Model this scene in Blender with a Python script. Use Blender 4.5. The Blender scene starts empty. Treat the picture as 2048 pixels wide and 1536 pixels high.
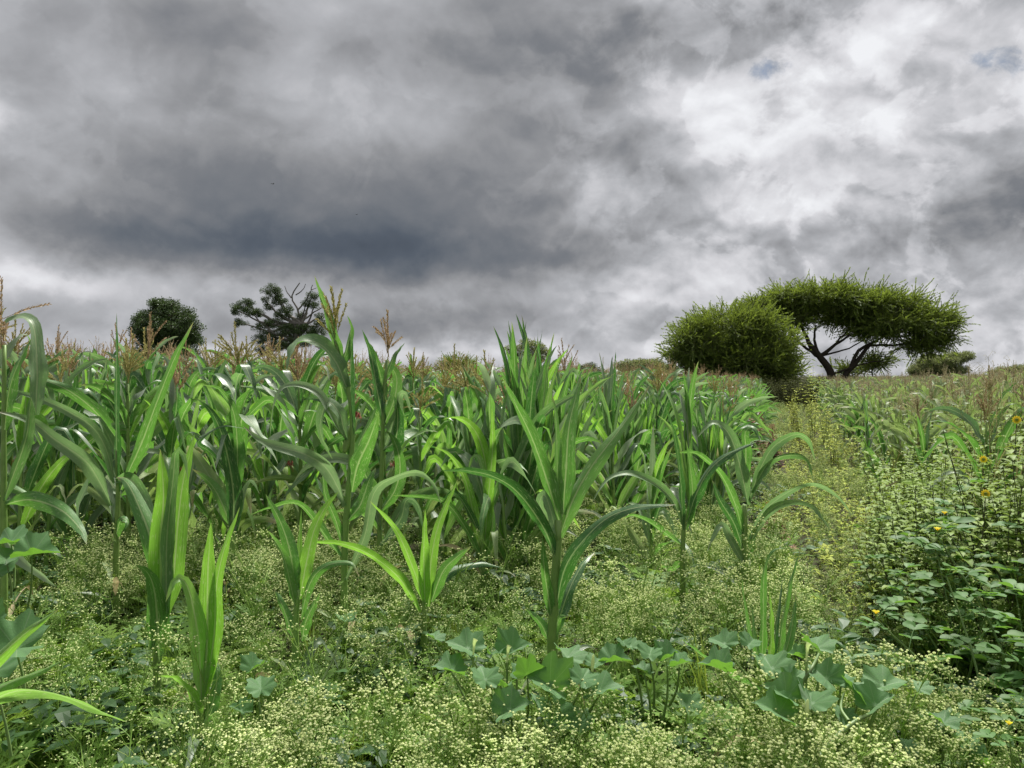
import bpy, math, random
import numpy as np
from mathutils import Vector, Matrix, noise
R = math.radians
sc = bpy.context.scene
random.seed(7)
rng = np.random.default_rng(7)

# ------------------------------------------------------------------ camera
EYE = 1.6                 # metres above the soil
FPX = 1538.0              # focal length in photograph pixels
HZ = 752.0                # photograph row of the horizon
cd = bpy.data.cameras.new('camera')
cd.sensor_width = 36.0
cd.lens = 36.0 * FPX / 2048.0
cd.clip_start = 0.05
cd.clip_end = 6000
cam = bpy.data.objects.new('camera', cd)
sc.collection.objects.link(cam)
cam.location = (0, 0, EYE)
PITCH = math.atan((HZ - 768.0) / FPX)      # + looks up
cam.rotation_euler = (R(90) + PITCH, 0, 0)
sc.camera = cam

# ------------------------------------------------------------------ exposure
sc.view_settings.view_transform = 'Standard'
sc.view_settings.look = 'None'
sc.view_settings.gamma = 1.0
sc.view_settings.exposure = 2.3
sc.view_settings.use_curve_mapping = False
sc.render.engine = 'CYCLES'
cy = sc.cycles
cy.max_bounces = 7
cy.diffuse_bounces = 3
cy.glossy_bounces = 2
cy.transmission_bounces = 4
cy.transparent_max_bounces = 4
cy.caustics_reflective = False
cy.caustics_refractive = False

# ------------------------------------------------------------------ sun
SUN_AZ = R(24)            # to the right of the view, in front of the camera
SUN_EL = R(60)
sl = bpy.data.lights.new('sun', 'SUN')
sl.energy = 1.5
sl.angle = R(12)
sl.color = (1.0, 0.975, 0.90)
sun = bpy.data.objects.new('sun', sl)
sc.collection.objects.link(sun)
sd = Vector((math.sin(SUN_AZ) * math.cos(SUN_EL), math.cos(SUN_AZ) * math.cos(SUN_EL), math.sin(SUN_EL)))
sun.rotation_euler = sd.to_track_quat('Z', 'Y').to_euler()

# ------------------------------------------------------------------ sky: layered cloud over a Nishita sky
W = bpy.data.worlds.new('World')
sc.world = W
W.use_nodes = True
wn, wl = W.node_tree.nodes, W.node_tree.links
wn.clear()

def wmath(op, a, b=None, c=None, clamp=False):
    n = wn.new('ShaderNodeMath'); n.operation = op; n.use_clamp = clamp
    for i, v in enumerate((a, b, c)):
        if v is None: continue
        if isinstance(v, (int, float)): n.inputs[i].default_value = v
        else: wl.new(v, n.inputs[i])
    return n.outputs[0]

def smooth(v, lo, hi):
    n = wn.new('ShaderNodeMapRange'); n.interpolation_type = 'SMOOTHSTEP'
    wl.new(v, n.inputs[0])
    n.inputs[1].default_value = lo; n.inputs[2].default_value = hi
    return n.outputs[0]

tc = wn.new('ShaderNodeTexCoord')
sep = wn.new('ShaderNodeSeparateXYZ'); wl.new(tc.outputs['Generated'], sep.inputs[0])
az = wmath('ARCTAN2', sep.outputs[0], sep.outputs[1])
el = wmath('ARCSINE', sep.outputs[2])
# cloud space: the direction met with a low curved cloud deck, so the cells flatten towards the horizon
zz = wmath('ADD', wmath('MULTIPLY', wmath('MAXIMUM', sep.outputs[2], 0.0), 0.5), 0.46)
cx = wmath('DIVIDE', sep.outputs[0], zz)
cyy = wmath('DIVIDE', sep.outputs[1], zz)
comb = wn.new('ShaderNodeCombineXYZ'); wl.new(cx, comb.inputs[0]); wl.new(cyy, comb.inputs[1])
wl.new(wmath('MULTIPLY', sep.outputs[2], 1.0), comb.inputs[2])

def wnoise(scale, detail, rough=0.5, dist=0.0, off=(0, 0, 0), src=None):
    mp = wn.new('ShaderNodeMapping'); mp.inputs['Location'].default_value = off
    wl.new(src or comb.outputs[0], mp.inputs['Vector'])
    n = wn.new('ShaderNodeTexNoise'); n.noise_dimensions = '3D'
    n.inputs['Scale'].default_value = scale; n.inputs['Detail'].default_value = detail
    n.inputs['Roughness'].default_value = rough; n.inputs['Distortion'].default_value = dist
    wl.new(mp.outputs[0], n.inputs['Vector'])
    return n

# two warps: a broad one and a billowing one
wa = wnoise(2.3, 4, 0.5, 0, (3.1, 1.7, 0.4))
wb = wnoise(9.0, 5, 0.55, 0, (7.3, 2.2, 1.9))
sa = wn.new('ShaderNodeSeparateColor'); wl.new(wa.outputs['Color'], sa.inputs[0])
sb = wn.new('ShaderNodeSeparateColor'); wl.new(wb.outputs['Color'], sb.inputs[0])
def warp(base, ia, ib, ka, kb):
    t = wmath('MULTIPLY_ADD', wmath('SUBTRACT', sa.outputs[ia], 0.5), ka, base)
    return wmath('MULTIPLY_ADD', wmath('SUBTRACT', sb.outputs[ib], 0.5), kb, t)
A1 = warp(az, 0, 0, 0.20, 0.075)
E1 = warp(el, 1, 1, 0.085, 0.05)

A2 = warp(az, 0, 0, 0.22, 0.10)
E2 = warp(el, 1, 1, 0.05, 0.04)

def ang(px, py):
    x = (px - 1024) / FPX; z = (HZ - py) / FPX
    return math.atan(x), math.atan2(z, math.hypot(1, x))

acc = None
def blob(px, py, sx, sy, amp, A=None, E=None):
    global acc
    a0, e0 = ang(px, py)
    u = wmath('MULTIPLY', wmath('SUBTRACT', A or A1, a0), FPX / sx / (1 + ((px - 1024) / FPX) ** 2) ** -1 if False else FPX / sx)
    v = wmath('MULTIPLY', wmath('SUBTRACT', E or E1, e0), FPX / sy)
    r2 = wmath('MULTIPLY_ADD', u, u, wmath('MULTIPLY', v, v))
    g = wmath('EXPONENT', wmath('MULTIPLY', r2, -0.5))
    if amp is None: return g
    acc = wmath('MULTIPLY_ADD', g, amp, acc if acc is not None else 0.0)
    return g

BLOBS = [
    (700, 440, 300, 70, -.05), (720, 370, 170, 60, -.05),
    (740, 235, 90, 50, .07), (470, 120, 60, 80, -.09), (320, 90, 70, 90, -.06), (920, 150, 110, 90, -.10),
    (1230, 95, 190, 60, -.12), (1110, 160, 90, 50, -.05), (-10, 195, 30, 44, .34), (10, 480, 90, 30, .16), (60, 552, 90, 16, .22),
    (420, 590, 420, 30, .05), (860, 640, 240, 36, -.14), (620, 650, 180, 24, -.05), (860, 706, 300, 15, .14), (150, 692, 260, 18, .07),
    (1640, 210, 240, 110, .15), (1350, 195, 70, 34, .22), (1460, 290, 110, 30, .20), (1720, 120, 140, 50, .12), (1860, 250, 130, 60, .10),
    (1905, 150, 55, 50, -.17), (1300, 305, 160, 36, -.12), (1195, 370, 50, 32, .15), (1610, 415, 120, 28, .20), (1560, 355, 60, 22, .12),
    (1600, 330, 160, 22, -.08), (1950, 400, 130, 40, -.10), (1150, 530, 80, 22, -.10), (1970, 630, 130, 60, .15), (1250, 625, 80, 30, .17), (1380, 600, 110, 30, .12),
    (1500, 690, 500, 40, .06), (1990, 60, 160, 60, .06), (1500, 20, 400, 50, -.06),
]
for b in BLOBS: blob(*b)
for b in [(600, 505, 330, 34, -.18), (800, 500, 170, 40, -.11), (240, 476, 100, 22, -.08), (640, 430, 310, 80, -.16), (700, 500, 240, 30, -.05), (480, 590, 380, 24, .04)]: blob(*b, A2, E2)

# contrast of the broken cloud: strong in the torn bright part on the right, soft in the rain cloud
brk = smooth(az, -0.05, 0.32)
n1 = wnoise(5.0, 8, 0.5, 0.5, (1.3, 4.4, 0.0))
n2 = wnoise(14.0, 6, 0.6, 0.2, (5.0, 0.3, 2.0))
amp1 = wmath('MULTIPLY_ADD', brk, 0.08, 0.13)
amp2 = wmath('MULTIPLY_ADD', brk, 0.15, 0.05)
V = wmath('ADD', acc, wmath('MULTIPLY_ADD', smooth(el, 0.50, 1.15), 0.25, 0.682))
V = wmath('MULTIPLY_ADD', wmath('SUBTRACT', n1.outputs[0], 0.5), amp1, V)
V = wmath('MULTIPLY_ADD', wmath('SUBTRACT', n2.outputs[0], 0.5), amp2, V)
# crisp cauliflower edges: a stepped copy of the same billows
edge = smooth(wmath('MULTIPLY_ADD', n2.outputs[0], 0.25, n1.outputs[0]), 0.60, 0.665)
V = wmath('MULTIPLY_ADD', wmath('SUBTRACT', edge, 0.5), wmath('MULTIPLY_ADD', brk, 0.05, 0.022), V)

# relief: billows are lighter on the side towards the light overhead, darker below
r1 = wnoise(2.4, 6, 0.46, 0.25, (2.3, 6.4, 1.0)); r2 = wnoise(2.4, 6, 0.46, 0.25, (2.3, 6.4 - 0.052, 1.0 + 0.032))
r3 = wnoise(7.5, 5, 0.5, 0.3, (0.3, 1.4, 1.0)); r4 = wnoise(7.5, 5, 0.5, 0.3, (0.3, 1.4 - 0.022, 1.0 + 0.013))
rel = wmath('MULTIPLY', wmath('SUBTRACT', r1.outputs[0], r2.outputs[0]), 1.0)
rel = wmath('MULTIPLY_ADD', wmath('SUBTRACT', r3.outputs[0], r4.outputs[0]), 0.55, rel)
V = wmath('MULTIPLY_ADD', rel, wmath('MULTIPLY_ADD', brk, 0.62, 0.36), V)
# blue gaps
gap = wmath('ADD', blob(1575, 135, 95, 34, None), blob(2010, 135, 75, 50, None))
gapn = wnoise(17.0, 5, 0.6, 0.3, (0.2, 8.8, 3.0))
hole = smooth(wmath('MULTIPLY', gap, gapn.outputs[0]), 0.40, 0.74)
V = wmath('MULTIPLY_ADD', hole, -0.42, V)
hole = wmath('MULTIPLY', hole, 0.22)

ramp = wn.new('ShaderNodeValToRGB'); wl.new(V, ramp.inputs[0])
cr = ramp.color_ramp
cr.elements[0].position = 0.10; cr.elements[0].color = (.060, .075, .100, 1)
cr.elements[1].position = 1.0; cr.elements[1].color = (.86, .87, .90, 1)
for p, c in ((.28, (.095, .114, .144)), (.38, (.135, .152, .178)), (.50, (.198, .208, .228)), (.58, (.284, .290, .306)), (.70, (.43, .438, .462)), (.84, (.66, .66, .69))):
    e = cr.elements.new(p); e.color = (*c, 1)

sky = wn.new('ShaderNodeTexSky'); sky.sky_type = 'NISHITA'; sky.sun_disc = False
sky.sun_elevation = SUN_EL; sky.sun_rotation = SUN_AZ
sky.air_density = 1.0; sky.dust_density = 1.0; sky.ozone_density = 1.0
bs = wn.new('ShaderNodeBackground'); wl.new(sky.outputs[0], bs.inputs[0]); bs.inputs[1].default_value = 0.05
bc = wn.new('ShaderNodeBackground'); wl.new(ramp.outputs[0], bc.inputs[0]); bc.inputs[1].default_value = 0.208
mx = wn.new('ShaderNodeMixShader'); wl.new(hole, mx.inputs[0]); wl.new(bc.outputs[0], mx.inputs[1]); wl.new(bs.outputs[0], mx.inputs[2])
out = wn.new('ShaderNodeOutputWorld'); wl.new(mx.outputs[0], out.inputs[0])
W.cycles.sampling_method = 'MANUAL'
W.cycles.sample_map_resolution = 256

# ================================================================== helpers
def wpos(px, py, d):
    """photograph pixel at a distance -> point of the place"""
    return np.array([(px - 1024) / FPX * d, d, EYE + (HZ - py) / FPX * d])

def tag(o, label=None, cat=None, group=None, kind=None):
    if label: o['label'] = label
    if cat: o['category'] = cat
    if group: o['group'] = group
    if kind: o['kind'] = kind
    return o

def link(o, parent=None):
    sc.collection.objects.link(o)
    if parent is not None: o.parent = parent
    return o

def empty(name, loc=(0, 0, 0), rz=0.0):
    o = bpy.data.objects.new(name, None)
    o.empty_display_size = 0.1
    o.location = tuple(float(v) for v in loc); o.rotation_euler = (0, 0, rz)
    return link(o)

class MB:
    """collects vertices and faces with a per-vertex uv and a random number, builds ONE mesh"""
    def __init__(s): s.v = []; s.f = []; s.uv = []; s.rnd = []; s.mi = []; s.n = 0
    def add(s, verts, faces, uv=None, rnd=None, mi=0):
        verts = np.asarray(verts, float); k = len(verts)
        s.v.append(verts)
        s.uv.append(np.zeros((k, 2)) if uv is None else np.asarray(uv, float))
        s.rnd.append(np.full(k, random.random() if rnd is None else rnd))
        for f in faces: s.f.append(tuple(i + s.n for i in f))
        s.mi += [mi] * len(faces)
        s.n += k
    def addmb(s, o, M=None, mi=None):
        for v in [np.vstack(o.v)]:
            if M is not None:
                M = np.array(M); v = v @ M[:3, :3].T + M[:3, 3]
            s.v.append(v)
        s.uv.append(np.vstack(o.uv)); s.rnd.append(np.concatenate(o.rnd))
        s.f += [tuple(i + s.n for i in f) for f in o.f]
        s.mi += o.mi if mi is None else [mi] * len(o.f)
        s.n += o.n
    def mesh(s, name, mats, smooth=True):
        me = bpy.data.meshes.new(name)
        V = np.vstack(s.v)
        me.from_pydata(V.tolist(), [], s.f)
        for m in (mats if isinstance(mats, (list, tuple)) else [mats]): me.materials.append(m)
        if len(me.materials) > 1: me.polygons.foreach_set('material_index', s.mi)
        me.polygons.foreach_set('use_smooth', [smooth] * len(me.polygons))
        li = np.empty(len(me.loops), np.int32); me.loops.foreach_get('vertex_index', li)
        uvl = me.uv_layers.new(name='UVMap'); uvl.data.foreach_set('uv', np.vstack(s.uv)[li].astype(np.float32).ravel())
        at = me.attributes.new('rnd', 'FLOAT', 'POINT'); at.data.foreach_set('value', np.concatenate(s.rnd).astype(np.float32))
        me.update()
        return me
    def build(s, name, mats, parent=None, smooth=True):
        return link(bpy.data.objects.new(name, s.mesh(name, mats, smooth)), parent)

def nrm(v):
    v = np.asarray(v, float); return v / max(1e-9, np.linalg.norm(v))

def spline(P, n):
    """Catmull-Rom through P, resampled evenly to n points"""
    P = np.asarray(P, float)
    if len(P) == 2: return P[0] + (P[1] - P[0]) * np.linspace(0, 1, n)[:, None]
    Q = np.vstack([2 * P[0] - P[1], P, 2 * P[-1] - P[-2]])
    out = []
    for i in range(1, len(Q) - 2):
        t = np.linspace(0, 1, 13)[:-1, None]
        a, b, c, d = Q[i - 1], Q[i], Q[i + 1], Q[i + 2]
        out.append(0.5 * (2 * b + (c - a) * t + (2 * a - 5 * b + 4 * c - d) * t ** 2 + (3 * b - a - 3 * c + d) * t ** 3))
    out = np.vstack(out + [P[-1:]])
    L = np.concatenate([[0], np.cumsum(np.linalg.norm(np.diff(out, axis=0), axis=1))])
    s = np.linspace(0, L[-1], n)
    return np.stack([np.interp(s, L, out[:, k]) for k in range(P.shape[1])], 1)

def tangents(P):
    T = np.gradient(P, axis=0)
    return T / np.maximum(1e-9, np.linalg.norm(T, axis=1))[:, None]

def tube(mb, P, rad, sides=6, cap=False, rnd=None, mi=0, vscale=1.0):
    P = np.asarray(P, float); n = len(P)
    rad = np.broadcast_to(np.asarray(rad, float), (n,))
    T = tangents(P)
    ref = np.array([0.31, 0.93, 0.2]) if abs(T[0][2]) > 0.7 else np.array([0.1, 0.2, 1.0])
    V = []; UV = []
    S = nrm(np.cross(T[0], ref))
    for i in range(n):
        S = nrm(S - T[i] * np.dot(S, T[i])); B = np.cross(T[i], S)
        for k in range(sides):
            a = 2 * math.pi * k / sides
            V.append(P[i] + (S * math.cos(a) + B * math.sin(a)) * rad[i]); UV.append((k / sides, i / (n - 1) * vscale))
    F = []
    for i in range(n - 1):
        for k in range(sides):
            k2 = (k + 1) % sides
            F.append((i * sides + k, i * sides + k2, (i + 1) * sides + k2, (i + 1) * sides + k))
    if cap: F.append(tuple((n - 1) * sides + k for k in range(sides)))
    mb.add(V, F, UV, rnd, mi)

def ribbon(mb, P, width, side=None, view=None, tw=(0, 0), fold=0.25, wave=0.12, freq=4.0, nac=4, prof=None, rnd=None, mi=0, roll=0.0):
    """a leaf blade along the points P: midrib fold, twist and ruffled margins"""
    P = np.asarray(P, float); n = len(P); T = tangents(P)
    v = np.linspace(0, 1, n)
    w = (prof or corn_prof)(v) * width * 0.5
    ph = random.random() * 6.28, random.random() * 6.28
    V = []; UV = []
    for i in range(n):
        S = np.cross(T[i], view) if view is not None else np.asarray(side, float)
        S = nrm(S - T[i] * np.dot(S, T[i])); N = np.cross(S, T[i])
        a = R(tw[0] + (tw[1] - tw[0]) * v[i])
        S, N = S * math.cos(a) + N * math.sin(a), N * math.cos(a) - S * math.sin(a)
        fo = fold * (1.0 - 0.55 * v[i]) + (0.8 * max(0, 1 - v[i] * 7))
        for k in range(nac + 1):
            u = 2 * k / nac - 1; au = abs(u)
            ruf = wave * math.sin(freq * 6.28 * v[i] * (1 + 0.15 * math.sin(7 * v[i])) + ph[0 if u < 0 else 1]) * au ** 1.6
            cu = u * math.cos(fo * au * 1.1)
            V.append(P[i] + S * cu * w[i] + N * w[i] * (math.sin(fo) * au + ruf + roll * u * u))
            UV.append((k / nac, v[i]))
    F = [(i * (nac + 1) + k, i * (nac + 1) + k + 1, (i + 1) * (nac + 1) + k + 1, (i + 1) * (nac + 1) + k) for i in range(n - 1) for k in range(nac)]
    mb.add(V, F, UV, rnd, mi)

def corn_prof(v):
    s = np.clip(v / 0.3, 0, 1); s = s * s * (3 - 2 * s)
    return (0.5 + 0.5 * s) * np.clip(1 - v ** 2.3, 0, 1) ** 0.85

# hidden library of shapes that geometry nodes scatter (never linked to the scene)
def library(name, objs):
    c = bpy.data.collections.new(name)
    for o in objs: c.objects.link(o)
    return c

def scatter(name, pts, rots, scales, idx, coll, parent=None):
    """one object whose geometry nodes put library shapes on its points"""
    me = bpy.data.meshes.new(name)
    pts = np.asarray(pts, np.float32); n = len(pts)
    me.vertices.add(n); me.vertices.foreach_set('co', pts.ravel())
    a = me.attributes.new('rot', 'FLOAT_VECTOR', 'POINT'); a.data.foreach_set('vector', np.asarray(rots, np.float32).ravel())
    a = me.attributes.new('scl', 'FLOAT_VECTOR', 'POINT')
    scales = np.asarray(scales, np.float32)
    if scales.ndim == 1: scales = np.repeat(scales[:, None], 3, 1)
    a.data.foreach_set('vector', scales.ravel())
    a = me.attributes.new('idx', 'INT', 'POINT'); a.data.foreach_set('value', np.asarray(idx, np.int32))
    o = link(bpy.data.objects.new(name, me), parent)
    ng = bpy.data.node_groups.new(name + '_nodes', 'GeometryNodeTree')
    ng.interface.new_socket('Geometry', in_out='INPUT', socket_type='NodeSocketGeometry')
    ng.interface.new_socket('Geometry', in_out='OUTPUT', socket_type='NodeSocketGeometry')
    N, L = ng.nodes, ng.links
    gi = N.new('NodeGroupInput'); go = N.new('NodeGroupOutput')
    m2p = N.new('GeometryNodeMeshToPoints'); L.new(gi.outputs[0], m2p.inputs['Mesh'])
    ci = N.new('GeometryNodeCollectionInfo'); ci.inputs['Collection'].default_value = coll
    ci.inputs['Separate Children'].default_value = True; ci.inputs['Reset Children'].default_value = True
    iop = N.new('GeometryNodeInstanceOnPoints'); iop.inputs['Pick Instance'].default_value = True
    L.new(m2p.outputs[0], iop.inputs['Points']); L.new(ci.outputs[0], iop.inputs['Instance'])
    for at, ty, sk in (('rot', 'FLOAT_VECTOR', 'Rotation'), ('scl', 'FLOAT_VECTOR', 'Scale'), ('idx', 'INT', 'Instance Index')):
        na = N.new('GeometryNodeInputNamedAttribute'); na.data_type = ty; na.inputs['Name'].default_value = at
        L.new(na.outputs['Attribute'], iop.inputs[sk])
    L.new(iop.outputs[0], go.inputs[0])
    md = o.modifiers.new('scatter', 'NODES'); md.node_group = ng
    return o

def dir_euler(d, spin):
    """rotation that turns +Z to direction d with a spin about it"""
    q = Vector(d).to_track_quat('Z', 'Y')
    from mathutils import Quaternion
    return tuple((q @ Quaternion((0, 0, 1), spin)).to_euler())

# ================================================================== materials
def newmat(name):
    m = bpy.data.materials.new(name); m.use_nodes = True
    n, l = m.node_tree.nodes, m.node_tree.links; n.clear()
    return m, n, l

def M_(n, l, op, a, b=None, c=None, clamp=False):
    x = n.new('ShaderNodeMath'); x.operation = op; x.use_clamp = clamp
    for i, v in enumerate((a, b, c)):
        if v is None: continue
        if isinstance(v, (int, float)): x.inputs[i].default_value = v
        else: l.new(v, x.inputs[i])
    return x.outputs[0]

def MR(n, l, v, a, b, c=0.0, d=1.0, smooth=True):
    x = n.new('ShaderNodeMapRange'); x.interpolation_type = 'SMOOTHSTEP' if smooth else 'LINEAR'
    l.new(v, x.inputs[0]); x.inputs[1].default_value = a; x.inputs[2].default_value = b; x.inputs[3].default_value = c; x.inputs[4].default_value = d
    return x.outputs[0]

def MIX(n, l, f, a, b, mode='MIX'):
    x = n.new('ShaderNodeMix'); x.data_type = 'RGBA'; x.blend_type = mode
    for i, v in ((0, f), (6, a), (7, b)):
        if isinstance(v, (int, float)): x.inputs[i].default_value = v
        elif isinstance(v, tuple): x.inputs[i].default_value = (*v, 1) if len(v) == 3 else v
        else: l.new(v, x.inputs[i])
    return x.outputs[2]

def RAND(n, l):
    oi = n.new('ShaderNodeObjectInfo'); at = n.new('ShaderNodeAttribute'); at.attribute_name = 'rnd'
    return M_(n, l, 'FRACT', M_(n, l, 'ADD', M_(n, l, 'MULTIPLY', oi.outputs['Random'], 7.31), at.outputs['Fac']))

def NOISE(n, l, scale, detail=3, rough=0.55, coord='Object', vec=None):
    t = n.new('ShaderNodeTexCoord'); x = n.new('ShaderNodeTexNoise')
    l.new(vec or t.outputs[coord], x.inputs['Vector']); x.inputs['Scale'].default_value = scale
    x.inputs['Detail'].default_value = detail; x.inputs['Roughness'].default_value = rough
    return x.outputs[0]

def thin(n, l, col, tcol, tfac, rough, spec=0.5, bump=None, sheen=0.0):
    p = n.new('ShaderNodeBsdfPrincipled'); o = n.new('ShaderNodeOutputMaterial')
    for sk, v in (('Base Color', col), ('Roughness', rough)):
        if isinstance(v, (int, float)): p.inputs[sk].default_value = v
        elif isinstance(v, tuple): p.inputs[sk].default_value = (*v, 1)
        else: l.new(v, p.inputs[sk])
    p.inputs['Specular IOR Level'].default_value = spec
    if sheen: p.inputs['Sheen Weight'].default_value = sheen; p.inputs['Sheen Roughness'].default_value = 0.5
    if bump is not None:
        b = n.new('ShaderNodeBump'); b.inputs['Strength'].default_value = 0.5; b.inputs['Distance'].default_value = 0.002
        l.new(bump, b.inputs['Height']); l.new(b.outputs[0], p.inputs['Normal'])
    if tfac:
        t = n.new('ShaderNodeBsdfTranslucent')
        if isinstance(tcol, tuple): t.inputs[0].default_value = (*tcol, 1)
        else: l.new(tcol, t.inputs[0])
        mx = n.new('ShaderNodeMixShader')
        mx.inputs[0].default_value = tfac; l.new(p.outputs[0], mx.inputs[1]); l.new(t.outputs[0], mx.inputs[2]); l.new(mx.outputs[0], o.inputs[0])
    else: l.new(p.outputs[0], o.inputs[0])

def corn_leaf_mat(name, dark, mid, light, tcol, tfac, rough=0.42, dry=0.1, spec=0.5, drycol=(.30, .24, .12), grey=.75):
    m, n, l = newmat(name)
    uv = n.new('ShaderNodeUVMap'); uv.uv_map = 'UVMap'
    sp = n.new('ShaderNodeSeparateXYZ'); l.new(uv.outputs[0], sp.inputs[0]); u, v = sp.outputs[0], sp.outputs[1]
    r = RAND(n, l)
    mp = n.new('ShaderNodeMapping'); mp.inputs['Scale'].default_value = (26, 1.6, 1); l.new(uv.outputs[0], mp.inputs[0])
    cmb = n.new('ShaderNodeCombineXYZ'); l.new(M_(n, l, 'MULTIPLY', r, 40.0), cmb.inputs[2])
    ad = n.new('ShaderNodeVectorMath'); l.new(mp.outputs[0], ad.inputs[0]); l.new(cmb.outputs[0], ad.inputs[1])
    vein = NOISE(n, l, 1.0, 2, 0.6, vec=ad.outputs[0])
    mott = NOISE(n, l, 9.0, 3)
    c = MIX(n, l, MR(n, l, r, 0.0, 0.75), dark, mid)
    c = MIX(n, l, MR(n, l, r, 0.72, 1.0), c, light)
    c = MIX(n, l, MR(n, l, mott, 0.35, 0.75, 0.0, 0.45), c, light)
    c = MIX(n, l, MR(n, l, vein, 0.30, 0.7, 0.0, 0.75), c, tuple(x * 1.9 for x in mid))
    du = M_(n, l, 'ABSOLUTE', M_(n, l, 'SUBTRACT', u, 0.5))
    rib = MR(n, l, du, 0.025, 0.06, 1.0, 0.0)
    rib = M_(n, l, 'MULTIPLY', rib, MR(n, l, v, 0.75, 1.0, 0.9, 0.15))
    c = MIX(n, l, rib, c, (.30, .38, .17))
    # dry tip, margins and specks
    t = M_(n, l, 'ADD', v, M_(n, l, 'MULTIPLY', M_(n, l, 'SUBTRACT', mott, 0.5), 0.25))
    t = M_(n, l, 'ADD', t, M_(n, l, 'MULTIPLY', du, 0.12))
    tip = MR(n, l, t, 1.01 - dry, 1.08 - dry * 0.5)
    tip = M_(n, l, 'MULTIPLY', tip, MR(n, l, r, 0.3, 0.6, 0.25, 1.0))
    c = MIX(n, l, tip, c, drycol)
    mp2 = n.new('ShaderNodeMapping'); mp2.inputs['Scale'].default_value = (7, 45, 1); l.new(ad.outputs[0], mp2.inputs[0])
    mp2.inputs['Scale'].default_value = (1.2, 14, 1)
    sp2 = NOISE(n, l, 1.0, 1, 0.5, vec=mp2.outputs[0])
    speck = MR(n, l, sp2, 0.645, 0.67)
    c = MIX(n, l, M_(n, l, 'MULTIPLY', speck, 0.7), c, (.36, .42, .22))
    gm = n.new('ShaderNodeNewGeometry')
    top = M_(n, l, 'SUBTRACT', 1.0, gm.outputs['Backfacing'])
    c = MIX(n, l, M_(n, l, 'MULTIPLY', top, MR(n, l, r, 0.0, 1.0, 0.15, grey, False)), c, (.235, .255, .20))  # grey sky reflection painted into the colour of the upper face
    tc_ = MIX(n, l, 0.5, MIX(n, l, 1.0, c, (2.6, 2.6, 2.6), 'MULTIPLY'), tcol)
    ro = MR(n, l, vein, 0.2, 0.8, rough - 0.05, rough + 0.1)
    thin(n, l, c, tc_, tfac, ro, spec, bump=vein, sheen=0.15)
    return m

def plain_leaf_mat(name, a, b, tcol, tfac=0.3, rough=0.5, spec=0.35, scale=3.0, sheen=0.0, bump=None):
    m, n, l = newmat(name)
    r = RAND(n, l); no = NOISE(n, l, scale, 3)
    c = MIX(n, l, MR(n, l, r, 0.0, 1.0, smooth=False), a, b)
    c = MIX(n, l, MR(n, l, no, 0.3, 0.75, 0.0, 0.5), c, tuple(x * 0.6 for x in a))
    oi = n.new('ShaderNodeObjectInfo'); g_ = MR(n, l, oi.outputs['Random'], 0, 1, .75, 1.16, False); cc = n.new('ShaderNodeCombineXYZ')
    for q in range(3): l.new(g_, cc.inputs[q])
    c = MIX(n, l, 1.0, c, cc.outputs[0], 'MULTIPLY')
    bm = NOISE(n, l, bump, 3) if bump else None
    thin(n, l, c, tcol, tfac, rough, spec, bump=bm, sheen=sheen)
    return m

M = {}
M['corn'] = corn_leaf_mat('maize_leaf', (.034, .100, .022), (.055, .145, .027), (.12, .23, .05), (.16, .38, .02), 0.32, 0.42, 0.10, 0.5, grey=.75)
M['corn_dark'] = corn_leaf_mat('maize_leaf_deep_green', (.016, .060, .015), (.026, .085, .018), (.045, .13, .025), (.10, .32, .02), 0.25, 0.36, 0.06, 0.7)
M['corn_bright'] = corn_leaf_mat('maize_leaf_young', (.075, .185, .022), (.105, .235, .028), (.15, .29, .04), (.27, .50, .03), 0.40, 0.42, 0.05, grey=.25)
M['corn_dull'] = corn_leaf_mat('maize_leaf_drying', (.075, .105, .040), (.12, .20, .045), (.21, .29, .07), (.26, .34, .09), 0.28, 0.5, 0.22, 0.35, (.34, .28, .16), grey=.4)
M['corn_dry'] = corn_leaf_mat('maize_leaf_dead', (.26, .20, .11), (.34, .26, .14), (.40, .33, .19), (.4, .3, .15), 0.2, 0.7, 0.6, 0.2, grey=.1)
M['stalk'] = plain_leaf_mat('maize_stalk', (.16, .28, .065), (.24, .36, .10), (.2, .3, .1), 0, 0.45, 0.4, 14.0)
M['stalk_dull'] = plain_leaf_mat('maize_stalk_drying', (.17, .17, .07), (.24, .21, .10), (.2, .3, .1), 0, 0.6, 0.3, 14.0)
M['tassel'] = plain_leaf_mat('maize_tassel', (.50, .36, .22), (.62, .48, .30), (.5, .35, .2), 0.2, 0.8, 0.1, 30.0)
M['tassel_green'] = plain_leaf_mat('maize_tassel_young', (.36, .35, .11), (.52, .43, .19), (.5, .45, .2), 0.2, 0.8, 0.1, 30.0)
M['tassel_dull'] = plain_leaf_mat('maize_tassel_drying', (.42, .34, .20), (.56, .46, .30), (.5, .45, .3), 0.2, 0.8, 0.1, 30.0)
M['silk'] = plain_leaf_mat('maize_silk', (.30, .07, .06), (.42, .16, .10), (.5, .2, .1), 0.2, 0.7, 0.2, 30.0)
M['husk'] = plain_leaf_mat('maize_husk', (.13, .22, .05), (.18, .28, .07), (.3, .4, .1), 0.15, 0.5, 0.3, 20.0)
M['weed_leaf'] = plain_leaf_mat('parthenium_leaf', (.12, .235, .040), (.21, .34, .052), (.30, .46, .06), 0.35, 0.6, 0.3, 6.0)
M['weed_stem'] = plain_leaf_mat('parthenium_stem', (.23, .39, .075), (.33, .49, .11), (.2, .3, .1), 0.15, 0.6, 0.3, 8.0)
M['weed_head'] = plain_leaf_mat('parthenium_flower_head', (.74, .83, .34), (.87, .92, .50), (.6, .7, .3), 0.2, 0.8, 0.1, 8.0)
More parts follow.
